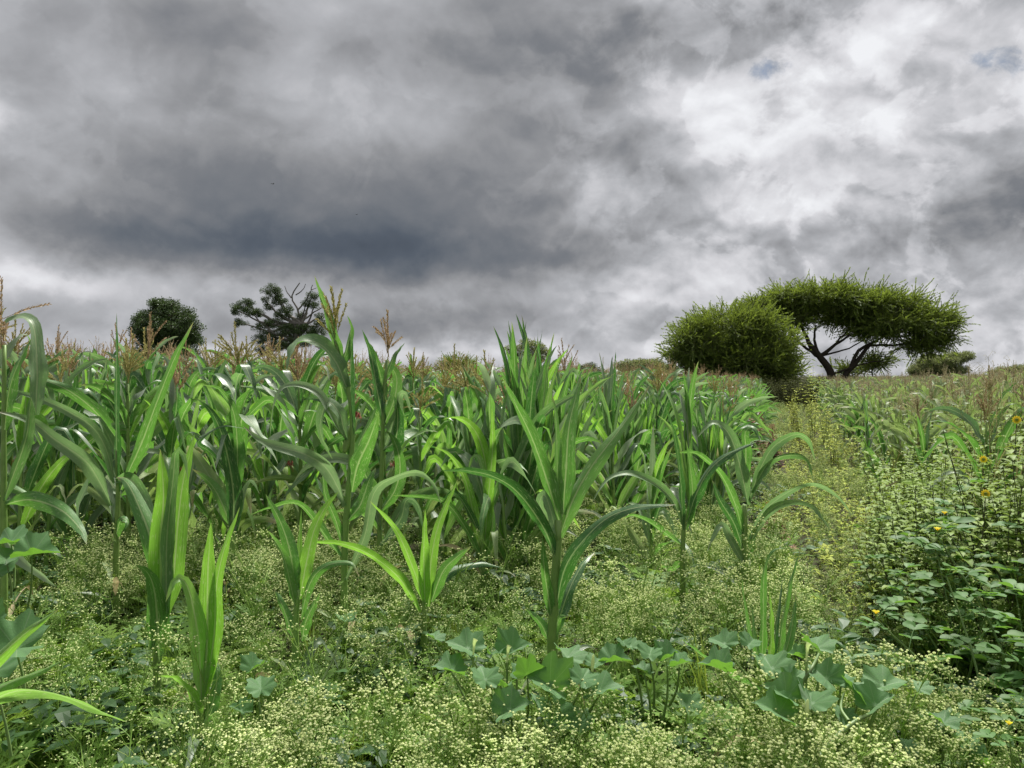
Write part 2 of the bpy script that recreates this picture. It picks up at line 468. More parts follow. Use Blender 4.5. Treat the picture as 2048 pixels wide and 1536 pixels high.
M['weed_dry'] = plain_leaf_mat('dry_weed_stem', (.13, .09, .045), (.22, .15, .07), (.2, .2, .1), 0.1, 0.8, 0.1, 8.0)
M['low_leaf'] = plain_leaf_mat('undergrowth_leaf', (.035, .085, .028), (.06, .13, .036), (.12, .28, .03), 0.3, 0.5, 0.35, 5.0)
M['bush_leaf'] = plain_leaf_mat('roadside_weed_leaf', (.16, .26, .036), (.26, .36, .06), (.24, .34, .05), 0.35, 0.55, 0.3, 5.0)
M['bush_stem'] = plain_leaf_mat('roadside_weed_stem', (.07, .08, .035), (.11, .11, .05), (.1, .1, .05), 0, 0.7, 0.3, 8.0)
M['gold_leaf'] = plain_leaf_mat('sunlit_golden_weed_leaf', (.40, .52, .07), (.56, .62, .11), (.36, .38, .08), 0.35, 0.6, 0.2, 5.0)  # yellow-green weeds, their colour also carrying the sunlit patch on the path
M['gourd'] = plain_leaf_mat('gourd_leaf', (.085, .19, .085), (.12, .24, .105), (.20, .46, .03), 0.38, 0.42, 0.5, 18.0, sheen=0.3, bump=40.0)
M['gourd_stem'] = plain_leaf_mat('gourd_stem', (.16, .26, .08), (.22, .32, .11), (.3, .4, .1), 0.1, 0.5, 0.4, 20.0)
M['senna'] = plain_leaf_mat('senna_leaflet', (.080, .185, .050), (.13, .24, .07), (.20, .40, .05), 0.35, 0.55, 0.3, 10.0)
M['petal'] = plain_leaf_mat('yellow_petal', (.85, .76, .03), (.88, .80, .05), (.9, .6, .05), 0.3, 0.6, 0.2, 30.0)
M['pale_petal'] = plain_leaf_mat('pale_yellow_petal', (.70, .78, .40), (.78, .84, .46), (.65, .8, .3), 0.3, 0.6, 0.2, 30.0)
M['red_weed'] = plain_leaf_mat('red_amaranth', (.16, .035, .045), (.24, .06, .06), (.5, .1, .08), 0.2, 0.7, 0.2, 10.0)
M['rose_weed'] = plain_leaf_mat('rose_weed_head', (.32, .17, .13), (.42, .25, .18), (.5, .3, .2), 0.2, 0.8, 0.2, 10.0)
M['acacia_leaf'] = plain_leaf_mat('acacia_leaflets', (.105, .175, .026), (.19, .265, .042), (.30, .40, .05), 0.35, 0.6, 0.25, 0.25)
M['acacia_twig'] = plain_leaf_mat('acacia_twig', (.070, .065, .045), (.11, .10, .07), (.1, .1, .05), 0, 0.8, 0.2, 3.0)
M['broad_leaf'] = plain_leaf_mat('dark_tree_leaf', (.055, .10, .030), (.10, .165, .045), (.10, .16, .03), 0.15, 0.5, 0.4, 0.3)
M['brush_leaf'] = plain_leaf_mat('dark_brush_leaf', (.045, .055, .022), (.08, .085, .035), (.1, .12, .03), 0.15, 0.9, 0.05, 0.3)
M['hazy_leaf'] = plain_leaf_mat('haze_paled_tree_leaf', (.19, .225, .10), (.26, .29, .13), (.3, .35, .12), 0.35, 0.6, 0.3, 0.3)  # paler grey-green: distance haze painted into the leaf colour
M['bark'] = plain_leaf_mat('tree_bark', (.045, .038, .030), (.075, .062, .05), (.1, .1, .1), 0, 0.9, 0.1, 6.0, bump=9.0)
M['pale_bark'] = plain_leaf_mat('pale_tree_bark', (.17, .155, .14), (.24, .22, .20), (.1, .1, .1), 0, 0.9, 0.1, 6.0, bump=9.0)
M['grass_dry'] = plain_leaf_mat('dry_grass', (.36, .34, .14), (.48, .42, .20), (.4, .38, .15), 0.25, 0.7, 0.2, 6.0)
M['grass'] = plain_leaf_mat('field_grass', (.25, .34, .06), (.38, .45, .10), (.3, .4, .06), 0.3, 0.6, 0.25, 6.0)
M['feather'] = plain_leaf_mat('bird_feather', (.03, .03, .035), (.05, .05, .05), (.1, .1, .1), 0, 0.8, 0.2, 6.0)

def soil_mat():
    m, n, l = newmat('field_soil')
    a = NOISE(n, l, 0.7, 6, 0.6); b = NOISE(n, l, 14, 8, 0.65)
    c = MIX(n, l, b, (.018, .016, .011), (.042, .034, .023))
    c = MIX(n, l, MR(n, l, a, 0.4, 0.65, 0, 0.6), c, (.06, .065, .025))
    thin(n, l, c, (0, 0, 0), 0, 0.95, 0.15, bump=b)
    return m
M['soil'] = soil_mat()

def gourd_mat():
    m, n, l = newmat('gourd_leaf_veined')
    uv = n.new('ShaderNodeUVMap'); uv.uv_map = 'UVMap'; sp = n.new('ShaderNodeSeparateXYZ'); l.new(uv.outputs[0], sp.inputs[0])
    x = M_(n, l, 'SUBTRACT', sp.outputs[0], .5); y = M_(n, l, 'SUBTRACT', sp.outputs[1], .5)
    an = M_(n, l, 'ARCTAN2', x, y); rr = M_(n, l, 'SQRT', M_(n, l, 'ADD', M_(n, l, 'MULTIPLY', x, x), M_(n, l, 'MULTIPLY', y, y)))
    v = M_(n, l, 'ABSOLUTE', M_(n, l, 'SINE', M_(n, l, 'MULTIPLY', an, 3.3)))
    v = M_(n, l, 'MULTIPLY', v, M_(n, l, 'ADD', rr, .05))
    vein = MR(n, l, v, .0, .035, 1.0, 0.0)
    sec = NOISE(n, l, 26, 3, .6); big = NOISE(n, l, 5, 2)
    r = RAND(n, l)
    gm = n.new('ShaderNodeNewGeometry')
    c = MIX(n, l, gm.outputs['Backfacing'], MIX(n, l, r, (.075, .185, .060), (.11, .24, .08)), (.13, .27, .05))
    c = MIX(n, l, MR(n, l, big, .35, .7, 0, .6), c, (.12, .25, .085))
    c = MIX(n, l, MR(n, l, sec, .4, .7, 0, .5), c, (.07, .15, .06))
    c = MIX(n, l, M_(n, l, 'MULTIPLY', vein, .7), c, (.24, .34, .17))
    thin(n, l, c, (.17, .38, .035), .36, .55, .35, bump=sec, sheen=.2)
    return m
M['gourd'] = gourd_mat()

# ================================================================== ground
def terrain(x, y):
    return 0.03 * noise.noise((x * 0.8, y * 0.8, 0.0)) + 0.015 * noise.noise((x * 3.1, y * 3.1, 5.0)) if abs(x) < 60 and 0 < y < 80 else 0.0

def ground():
    xs = np.concatenate([[-3000, -800, -200], np.arange(-60, -12, 4), np.arange(-12, 12.1, 0.25), np.arange(14, 60, 4), [200, 800, 3000]])
    ys = np.concatenate([[-3000, -500, -60, -8], np.arange(-2, 20.1, 0.25), np.arange(22, 80, 4), [150, 400, 1200, 4000]])
    V = [(x, y, terrain(x, y)) for y in ys for x in xs]
    nx = len(xs)
    F = [(j * nx + i, j * nx + i + 1, (j + 1) * nx + i + 1, (j + 1) * nx + i) for j in range(len(ys) - 1) for i in range(nx - 1)]
    mb = MB(); mb.add(V, F, rnd=0.3)
    o = mb.build('ground', M['soil'])
    tag(o, 'dark brown field soil showing between the weeds', kind='structure')
ground()

# ================================================================== trees
# --- acacia spray: a thorny twig with side twigs, tiny leaflets in rows along them
def acacia_spray(seed):
    random.seed(seed)
    lf = MB(); L = 1.6
    def twig(p0, d, length, r, lv):
        d = nrm(d); n = 6
        bend = np.array([random.uniform(-.5, .5), random.uniform(-.5, .5), random.uniform(-.15, .35)])
        P = [np.array(p0, float)]
        dd = d.copy()
        for i in range(n - 1):
            dd = nrm(dd + bend * 0.22 + np.random.default_rng(seed * 7 + i + lv).normal(0, .06, 3)); P.append(P[-1] + dd * length / (n - 1))
        P = np.array(P)
        tube(lf, P, np.linspace(r, r * 0.35, n), 3, mi=1)
        Q = spline(P, int(length / 0.042)); T = tangents(Q)
        for i in range(2, len(Q)):
            s = nrm(np.cross(T[i], [random.uniform(-1, 1), random.uniform(-1, 1), random.uniform(-1, 1)]))
            for sg in (-1, 1):
                a = Q[i] + s * sg * 0.004
                tip = Q[i] + (s * sg * random.uniform(.028, .045) + T[i] * 0.03)
                w = nrm(np.cross(s, T[i])) * 0.0 + T[i] * 0.024
                lf.add([a - w, tip - w * .4, tip + w * .6, a + w], [(0, 1, 2, 3)], rnd=random.random())
        return P, T
    P, T = twig((0, 0, 0), (0, 0, 1), L, 0.02, 0)
    for k in range(8):
        i = random.choice([0, 1, 2, 3, 4])
        a = random.uniform(0, 6.28); t = random.uniform(.4, .95)
        twig(P[i], (math.cos(a) * t, math.sin(a) * t, 1.0), random.uniform(.6, 1.15), 0.012, k + 1)
    return bpy.data.objects.new('acacia_spray_shape', lf.mesh('acacia_spray_shape', [M['acacia_leaf'], M['acacia_twig']], False))
random.seed(11)
LIB_ACACIA = library('acacia_shapes', [acacia_spray(s) for s in range(6)])
# --- broadleaf clump: leaf blades pointing every way in a small ball, denser outside
def leaf_clump(seed, mat, n=110, size=0.15):
    random.seed(seed); g = np.random.default_rng(seed); mb = MB()
    for i in range(n):
        d = nrm(g.normal(size=3)); r = g.uniform(.35, 1.0) ** 0.6 * 0.55
        c = d * r * np.array([1, 1, .7]); a = nrm(g.normal(size=3) + d * .5 + np.array([0, 0, .3])); b = nrm(np.cross(a, g.normal(size=3)))
        s = size * g.uniform(.6, 1.2); t = a * s; w = b * s * 0.32
        mb.add([c, c + t * .4 + w, c + t, c + t * .4 - w], [(0, 1, 2, 3)], rnd=g.random())
    for i in range(7):
        d = nrm(g.normal(size=3)); tube(mb, [(0, 0, -.2), d * .3, d * .55], [.02, .012, .005], 3, mi=1)
    return bpy.data.objects.new('leaf_clump_shape', mb.mesh('leaf_clump_shape', [mat, M['bark']], False))
LIB_BROAD = library('broadleaf_shapes', [leaf_clump(s, M['broad_leaf']) for s in range(4)])
LIB_HAZY = library('distant_leaf_shapes', [leaf_clump(s + 9, M['hazy_leaf'], 120) for s in range(3)])

def limb(name, P, r0, r1, mat, parent, n=12, sides=7, jitter=0.06):
    Q = spline(P, n); L = np.linalg.norm(Q[-1] - Q[0])
    g = np.random.default_rng(int(abs(Q[-1][0] * 100)) + 3)
    Q[1:-1] += g.normal(0, jitter * L / n, Q[1:-1].shape)
    mb = MB(); tube(mb, Q, np.linspace(r0, r1, n) ** 1.0, sides, rnd=0.4)
    return mb.build(name, mat, parent)

def make_tree(name, label, d, trunk, lobes, lib, kind, dens, r_trunk, bark, scale=(.8, 1.2), depth=1.0, limbs=(), group=None, seed=1, jit=0.12, minlobe=0.6, flat=False, nlib=6):
    """trunk: photo points root..fork; lobes: (px, py, rx, ry[, depth offset m]) crown masses as seen in the photo"""
    g = np.random.default_rng(seed); random.seed(seed)
    base = wpos(trunk[0][0], trunk[0][1], d); base[2] = 0
    root = empty(name, base); tag(root, label, 'tree', group)
    loc = lambda px, py, dy=0.0: wpos(px, py, d) - base + np.array([0, dy, 0])
    tp = [np.zeros(3)] + [loc(*p) for p in trunk[1:]]
    limb('trunk', tp, r_trunk, r_trunk * .55, bark, root)
    tips = []
    pts = []; rots = []; scl = []
    k = d / FPX
    for lo in lobes:
        px, py, rx, ry = lo[:4]; dy = lo[4] if len(lo) > 4 else g.uniform(-.4, .4) * depth * rx * k
        c = loc(px, py, dy); ax = np.array([rx * k, max(minlobe, rx * k * depth), ry * k])
        tips.append((c, ax))
        vol = ax[0] * ax[1] + ax[0] * ax[2] + ax[1] * ax[2]
        cnt = int(dens * vol * 4)
        for i in range(cnt):
            u = nrm(g.normal(size=3))
            rr = 1 - abs(g.normal(0, .16)) if kind == 'acacia' else g.uniform(.15, 1.0) ** .5
            p = c + u * ax * rr
            if p[2] < .15: continue
            pts.append(p)
            if kind == 'acacia':
                nn = nrm(u / ax)
                # sprays lean outwards and arch up on top, sag below
                dr = nrm(nn * .8 + np.array([u[0] * .7, u[1] * .5, .35 if nn[2] > -.2 else -.05]) + g.normal(0, .38, 3))
                if flat: dr = nrm(dr * np.array([1.15, 1, .62]))
                s_ = g.uniform(*scale)
                pts[-1] = p - dr * s_ * 1.25
                rots.append(dir_euler(dr, g.uniform(0, 6.28))); scl.append(s_)
            else:
                rots.append((g.uniform(-.5, .5), g.uniform(-.5, .5), g.uniform(0, 6.28))); scl.append(g.uniform(*scale))
    fork = tp[-1]; mid = tp[len(tp) // 2]
    for (path, r0) in limbs:
        limb('branch', [loc(*p) for p in path], r0, r0 * .4, bark, root, 10, 6, .1)
    for j, (c, ax) in enumerate(() if flat else tips):
        s = fork if g.random() < .7 else mid
        m_ = s * .5 + c * .5 + np.array([0, 0, -.12 * np.linalg.norm(c - s)])
        limb('branch', [s, m_, c + np.array([0, 0, -.2 * ax[2]])], r_trunk * (.2 if kind == 'acacia' else .42), r_trunk * .1, bark, root, 9, 5, .12)
    cr = scatter('crown', pts, rots, scl, g.integers(0, nlib, len(pts)), lib, root)
    cr['kind'] = 'stuff'
    return root

# flat-topped acacia and the round acacia bush beside it
make_tree('acacia_tree', 'wide flat-topped umbrella acacia with dark forked trunk showing under its crown', 54,
    [(1668, 800), (1662, 745), (1640, 715), (1620, 690)],
    [(1680, 604, 140, 26), (1560, 610, 66, 18), (1515, 618, 44, 14), (1575, 640, 50, 12, -.5), (1490, 632, 36, 10), (1625, 592, 90, 18), (1765, 610, 95, 24), (1835, 638, 66, 28), (1885, 676, 34, 14), (1790, 648, 90, 20), (1840, 688, 56, 12),
     (1730, 738, 40, 8, 2.5), (1770, 722, 40, 8, 1.5), (1580, 632, 34, 10, 0), (1700, 634, 60, 10, 1.0), (1900, 640, 24, 16), (1755, 655, 50, 24, 1.5)],
    LIB_ACACIA, 'acacia', 4.4, .34, M['bark'], (.6, 1.45), .6,
    limbs=[([(1640, 712), (1690, 700), (1740, 672)], .08), ([(1670, 690), (1690, 665), (1730, 640)], .07), ([(1740, 690), (1790, 690), (1850, 680)], .1), ([(1608, 665), (1590, 645), (1560, 625)], .06), ([(1668, 790), (1650, 760), (1700, 735), (1760, 722)], .1), ([(1620, 690), (1608, 665), (1600, 640)], .16), ([(1640, 715), (1628, 680), (1632, 650)], .13), ([(1640, 712), (1670, 690), (1700, 670)], .16), ([(1668, 790), (1700, 740), (1740, 690)], .26),
           ([(1700, 740), (1720, 700), (1790, 660)], .14), ([(1640, 715), (1600, 685), (1570, 650)], .12)], seed=4, flat=True)
make_tree('acacia_bush', 'dense rounded acacia bush in front of the umbrella acacia', 47,
    [(1490, 830), (1488, 790), (1482, 760)],
    [(1465, 655, 100, 36), (1400, 685, 66, 34), (1530, 690, 70, 46), (1480, 725, 110, 50), (1365, 706, 38, 20), (1550, 740, 48, 40), (1420, 740, 60, 40), (1510, 640, 50, 20), (1500, 775, 90, 28), (1430, 775, 60, 22)],
    LIB_ACACIA, 'acacia', 4.8, .2, M['bark'], (.6, 1.2), .8, seed=5)
# round dark tree on the left
make_tree('broadleaf_tree', 'compact dome-shaped dark green tree on the left horizon', 78,
    [(335, 790), (335, 730), (335, 700)],
    [(330, 615, 34, 18), (300, 640, 34, 20), (355, 638, 40, 22), (335, 655, 60, 24), (380, 660, 22, 18), (285, 662, 22, 16), (330, 680, 66, 18), (340, 705, 70, 16), (390, 680, 14, 14), (320, 608, 20, 10)],
    LIB_BROAD, 'broad', 2.4, .45, M['bark'], (.6, 1.15), .9, seed=6, nlib=4)
# open tree with bare top twigs
T2 = [(545, 580, 18, 12), (560, 600, 16, 10), (490, 606, 16, 9), (478, 620, 18, 13), (500, 622, 18, 12), (482, 645, 14, 10), (520, 625, 14, 10), (540, 612, 12, 8), (575, 618, 13, 8), (590, 585, 0.1, 0.1), (622, 592, 14, 9), (612, 606, 12, 9),
      (630, 612, 12, 8), (545, 645, 22, 12), (565, 630, 18, 11), (520, 655, 14, 10), (600, 630, 12, 9), (575, 660, 24, 14), (610, 660, 24, 13), (632, 668, 18, 14), (540, 672, 22, 12), (515, 680, 14, 12), (560, 690, 28, 12), (600, 685, 26, 12),
      (640, 650, 12, 12), (530, 700, 22, 12), (645, 690, 16, 12), (552, 590, 14, 10), (530, 598, 10, 7), (640, 632, 10, 7)]
make_tree('open_crowned_tree', 'dark broadleaf tree with open clumped crown and bare pale twigs at its top', 72,
    [(588, 800), (588, 720), (592, 680), (602, 648)], [(t[0], t[1], t[2] * 1.0, t[3] * .9) for t in T2 if t[2] > 1], LIB_BROAD, 'broad', 4.5, .42, M['pale_bark'], (.4, .72), .8,
    limbs=[([(602, 648), (596, 620), (583, 596), (592, 575), (600, 566)], .12), ([(583, 596), (575, 585), (570, 572)], .07), ([(596, 620), (612, 600), (622, 580), (626, 570)], .09),
           ([(592, 590), (606, 580), (612, 568)], .06), ([(622, 580), (634, 576)], .05), ([(602, 648), (620, 630), (645, 615)], .1), ([(592, 680), (560, 650), (530, 630)], .15)], seed=8, minlobe=.4, nlib=4)
# low trees along the horizon
make_tree('dark_bush_tree', 'low dark spreading tree between the tall maize clump and the tasselled maize', 62, [(918, 790), (918, 760)],
    [(918, 728, 34, 12), (895, 738, 24, 12), (940, 740, 26, 13), (915, 748, 44, 14)], LIB_ACACIA, 'acacia', 8.0, .2, M['bark'], (.5, .8), .8, seed=12)
make_tree('rounded_tree', 'small rounded tree rising just behind the tallest maize clump', 70, [(1055, 790), (1055, 730)],
    [(1058, 692, 24, 11), (1035, 704, 22, 13), (1078, 703, 20, 13), (1055, 720, 40, 16), (1050, 738, 44, 14)], LIB_HAZY, 'broad', 3.0, .25, M['bark'], (.5, .9), .8, seed=13, nlib=3)
make_tree('dark_bush_tree', 'small dark round bush on the horizon left of the grey-green thicket', 75, [(1178, 800), (1178, 770)],
    [(1175, 742, 28, 14), (1198, 752, 18, 12), (1155, 755, 16, 12), (1178, 762, 34, 14)], LIB_BROAD, 'broad', 4.0, .25, M['bark'], (.5, .9), .8, seed=14, nlib=4)
make_tree('thicket_tree', 'grey-green low thicket tree on the horizon beside the acacia bush', 90, [(1285, 800), (1285, 770)],
    [(1262, 738, 32, 16), (1295, 734, 36, 14), (1330, 742, 30, 14), (1240, 750, 20, 10), (1290, 755, 60, 14)], LIB_HAZY, 'broad', 4.0, .25, M['bark'], (.7, 1.2), .8, seed=15, nlib=3)
make_tree('distant_acacia', 'hazy flat-crowned distant tree right of the umbrella acacia', 105, [(1880, 800), (1880, 755)],
    [(1880, 722, 44, 12), (1850, 738, 30, 10), (1915, 715, 30, 9), (1895, 742, 44, 14), (1935, 712, 16, 6), (1840, 752, 24, 10)], LIB_HAZY, 'broad', 3.0, .3, M['bark'], (.7, 1.2), .8, seed=16, nlib=3)
make_tree('thicket_tree', 'low distant tree at the right edge of the horizon', 110, [(2030, 800), (2030, 765)],
    [(2015, 745, 30, 9), (2050, 742, 34, 12), (2030, 755, 44, 10)], LIB_HAZY, 'broad', 3.0, .3, M['bark'], (.7, 1.2), .8, seed=17, nlib=3)
make_tree('thicket_tree', 'low distant tree at the left edge behind the tall tasselled maize', 110, [(0, 800), (0, 730)],
    [(0, 700, 28, 14), (-35, 696, 30, 16), (20, 712, 20, 12)], LIB_HAZY, 'broad', 3.0, .3, M['bark'], (.7, 1.2), .8, seed=18, nlib=3)

# ================================================================== maize
ANG = 2.39996
def rotz(v, a):
    c, s = math.cos(a), math.sin(a); return np.array([v[0] * c - v[1] * s, v[0] * s + v[1] * c, v[2]])

def blade_path(h, az_, th0, droop, length, n, curl=0.0, pw=1.7, r0=0.012, kink=False):
    """points of a leaf that leaves the stalk at height h: th0 and droop are degrees from vertical"""
    v = np.linspace(0, 1, n); th = th0 + droop * v ** pw; a = az_ + curl * v ** 1.5
    if kink and random.random() < .5:       # a blade that folds over and hangs
        k = random.uniform(.35, .75); e = np.clip((v - k) / .14, 0, 1); th = th0 + droop * .35 * v ** pw + e * e * (3 - 2 * e) * max(0, random.uniform(140, 172) - th0 - droop * .3)
    th = np.radians(th)
    st = length / (n - 1)
    P = [np.array([math.cos(az_) * r0, math.sin(az_) * r0, h])]
    for i in range(1, n):
        t = th[i - 1]; P.append(P[-1] + st * np.array([math.sin(t) * math.cos(a[i]), math.sin(t) * math.sin(a[i]), math.cos(t)]))
    return np.array(P)

def stalk_shape(mb, P, r0, r1, rnd=.5):
    n = max(14, len(P) * 3); Q = spline(P, n); v = np.linspace(0, 1, n)
    rad = r0 + (r1 - r0) * v
    rad = rad * (1 + 0.16 * (np.sin(v * 6.28 * 7) > .82))
    tube(mb, Q, rad, 7, cap=True, rnd=rnd, vscale=8)

def tassel_shape(mb, base, up, size, nb, spread, seed, mi=0, det=1):
    g = np.random.default_rng(seed); up = nrm(up)
    ax = nrm(np.cross(up, [1, .3, 0])); ay = np.cross(up, ax)
    def spikelets(P, w, k):
        Q = spline(P, k); T = tangents(Q)
        for i in range(k):
            for j in range(2 if det else 1):
                s = nrm(np.cross(T[i], g.normal(size=3))); L = g.uniform(.7, 1.2) * w
                a = Q[i]; tip = a + s * L * .55 + T[i] * L; q = nrm(np.cross(s, T[i])) * L * .22
                mb.add([a, a + (tip - a) * .5 + q, tip, a + (tip - a) * .5 - q], [(0, 1, 2, 3)], rnd=g.random(), mi=mi)
    Pm = np.array([base, base + up * size * .5, base + up * size]) + g.normal(0, .006, (3, 3))
    tube(mb, spline(Pm, 5), np.linspace(.004, .0015, 5), 4, mi=mi); spikelets(Pm[0] * .85 + Pm[2] * .15 + (Pm - Pm[0]) * .85, .020, 50 if det else 18)
    for i in range(nb):
        a = g.uniform(0, 6.28); t = R(g.uniform(*spread)); h = g.uniform(.05, .4) * size; L = size * g.uniform(.5, .8)
        d = up * math.cos(t) + (ax * math.cos(a) + ay * math.sin(a)) * math.sin(t)
        b0 = base + up * h; dn = np.array([0, 0, -1.0]) * L * g.uniform(.0, .28)
        P = np.array([b0, b0 + d * L * .5 + dn * .2, b0 + d * L + dn])
        Q = spline(P, 5); tube(mb, Q, np.linspace(.0022, .001, 5), 3, mi=mi)
        spikelets(Q[1:], .018, 28 if det else 10)

def cob_shape(mb, mbs, h, az_, size=.2):
    d = nrm([math.cos(az_) * .5, math.sin(az_) * .5, 1]); b = np.array([math.cos(az_) * .015, math.sin(az_) * .015, h])
    P = [b + d * size * t for t in (0, .2, .5, .8, 1)]
    tube(mb, P, [.010, .021, .025, .017, .006], 8, cap=True)
    for i in range(22):
        e = P[-1]; q = e + nrm(d + np.random.normal(0, .55, 3)) * .035
        tube(mbs, [e - d * .01, q, q + np.array([random.uniform(-.012, .012), random.uniform(-.012, .012), -.03])], .0016, 3, rnd=random.random())

SPEC = {
    # height, leaves, leaf length, width, base angle range, droop range, tassel, first leaf height
    'tall':  dict(h=(1.38, 1.58), nl=12, L=(.62, .88), w=(.08, .112), th=(14, 40), dr=(85, 165), tassel=1, h0=.22),
    'mid':   dict(h=(1.1, 1.3), nl=11, L=(.6, .85), w=(.076, .108), th=(8, 34), dr=(60, 160), tassel=0, h0=.12),
    'spear': dict(h=(1.05, 1.2), nl=12, L=(.6, .85), w=(.06, .085), th=(5, 22), dr=(8, 60), tassel=0, h0=.12),
    'young': dict(h=(.55, .75), nl=8, L=(.45, .65), w=(.05, .075), th=(10, 36), dr=(30, 120), tassel=0, h0=.08),
    'dull':  dict(h=(1.0, 1.2), nl=12, L=(.45, .65), w=(.065, .09), th=(22, 50), dr=(85, 150), tassel=1, h0=.2),
}
def proto_corn(kind, seed, far=False):
    """returns list of (part name, mesh) - leaves are separate meshes unless far"""
    random.seed(seed); np.random.seed(seed); s = SPEC[kind]; U = random.uniform
    H = U(*s['h']); dull = kind == 'dull'
    lm = M['corn_dull'] if dull else M['corn']
    parts = []; allm = MB()
    lean = np.array([U(-.05, .05), U(-.05, .05), 0]); az0 = U(0, 6.28)
    sp = [np.array([0, 0, 0.0]), lean * .4 + [0, 0, H * .5], lean + [0, 0, H]]
    st = MB() if not far else allm
    stalk_shape(st, sp, .019, .008) if not far else tube(allm, spline(sp, 5), np.linspace(.015, .006, 5), 4, mi=1)
    if not far: parts.append(('stalk', st.mesh('stalk', M['stalk_dull'] if dull else M['stalk'])))
    n = s['nl']
    for i in range(n):
        f = (i + .5) / n; h = s['h0'] * H + (1 - s['h0']) * H * f * (.93 if s['tassel'] else .80)
        az_ = az0 + (i % 2) * math.pi + U(-.5, .5)
        L = U(*s['L']) * (0.62 + .55 * math.sin(math.pi * (.15 + .75 * f))); w = U(*s['w']) * (.75 + .3 * math.sin(math.pi * f))
        th = U(*s['th']) * (1.25 - .7 * f); dr = U(*s['dr']) * (1.15 - .5 * f)
        if s['tassel'] and f > .7: L *= .72
        if not s['tassel'] and i >= n - 3: th = U(1, 9); dr = U(4, 35); L *= 1.0; far_ok = 1
        ns = 9 if far else 20
        P = blade_path(h, az_, th, dr, L, ns, U(-.7, .7), U(1.3, 2.3), kink=dr > 60)
        c = spline(sp, 9); P[:, :2] += c[min(8, int(f * 8)), :2]
        mb = allm if far else MB()
        side = np.array([math.sin(az_), -math.cos(az_), 0])
        ribbon(mb, P, w, side=side, tw=(U(-20, 20), U(-80, 80) if random.random() < .45 else U(-200, 200)), fold=U(.25, .6), wave=U(.16, .42), freq=U(1.8, 4.2),
               nac=2 if far else 4, rnd=random.random(), mi=0, roll=U(-.1, .25))
        if not far: parts.append(('leaf', mb.mesh('leaf', M['corn_dull'] if not dull and i < 3 and random.random() < .5 else M['corn_bright'] if not dull and random.random() < .13 else M['corn_dark'] if not dull and random.random() < .25 else lm)))
    if s['tassel']:
        mb = allm if far else MB()
        tassel_shape(mb, sp[-1], [U(-.12, .12), U(-.12, .12), 1], U(.28, .4) * (.8 if dull else 1), random.randint(6, 12), (12, 62) if seed % 2 else (8, 40), seed, mi=2, det=0 if far else 1)
        tm = M['tassel_dull'] if dull else M['tassel_green'] if seed % 2 == 1 else M['tassel']
        if not far: 
            mb.mi = [0] * len(mb.mi); parts.append(('tassel', mb.mesh('tassel', tm)))
        if not far and not dull and seed % 2 == 0:
            a = MB(); b = MB(); cob_shape(a, b, H * .5, az0 + 1.2)
            parts.append(('cob', a.mesh('cob', M['husk']))); parts.append(('silk', b.mesh('silk', M['silk'])))
    else: tm = M['tassel']
    if far: return bpy.data.objects.new('maize_shape', allm.mesh('maize_shape', [lm, M['stalk_dull'] if dull else M['stalk'], tm]))
    return parts, H

NEAR = {k: [proto_corn(k, 100 * i + 7 + j) for j in range(n)] for i, (k, n) in enumerate((('tall', 5), ('mid', 4), ('spear', 4), ('young', 3), ('dull', 4)))}
FAR = {k: [proto_corn(k, 900 + 50 * i + j, far=True) for j in range(n)] for i, (k, n) in enumerate((('tall', 5), ('mid', 3), ('spear', 2), ('young', 1), ('dull', 5)))}

_first = {}
def place_corn(kind, var, x, y, rz, s, label, group, sz=None, tilt=0.05):
    """first use builds the plant, later ones copy the thing and each of its parts"""
    key = (kind, var)
    z = terrain(x, y) - .02
    if key not in _first:
        root = empty('maize_plant', (x, y, z), rz)
        for nm, me in NEAR[kind][var][0]:
            o = link(bpy.data.objects.new(nm, me), root)
        _first[key] = root
    else:
        src = _first[key]; root = src.copy(); sc.collection.objects.link(root)
        for ch in src.children:
            c = ch.copy(); sc.collection.objects.link(c); c.parent = root
    root.location = (x, y, z); root.scale = (s, s, sz or s)
    root.rotation_euler = (random.uniform(-tilt, tilt), random.uniform(-tilt, tilt), rz)
    tag(root, label, 'maize plant', group)
    return root

def px_of(x, y): return 1024 + x / y * FPX
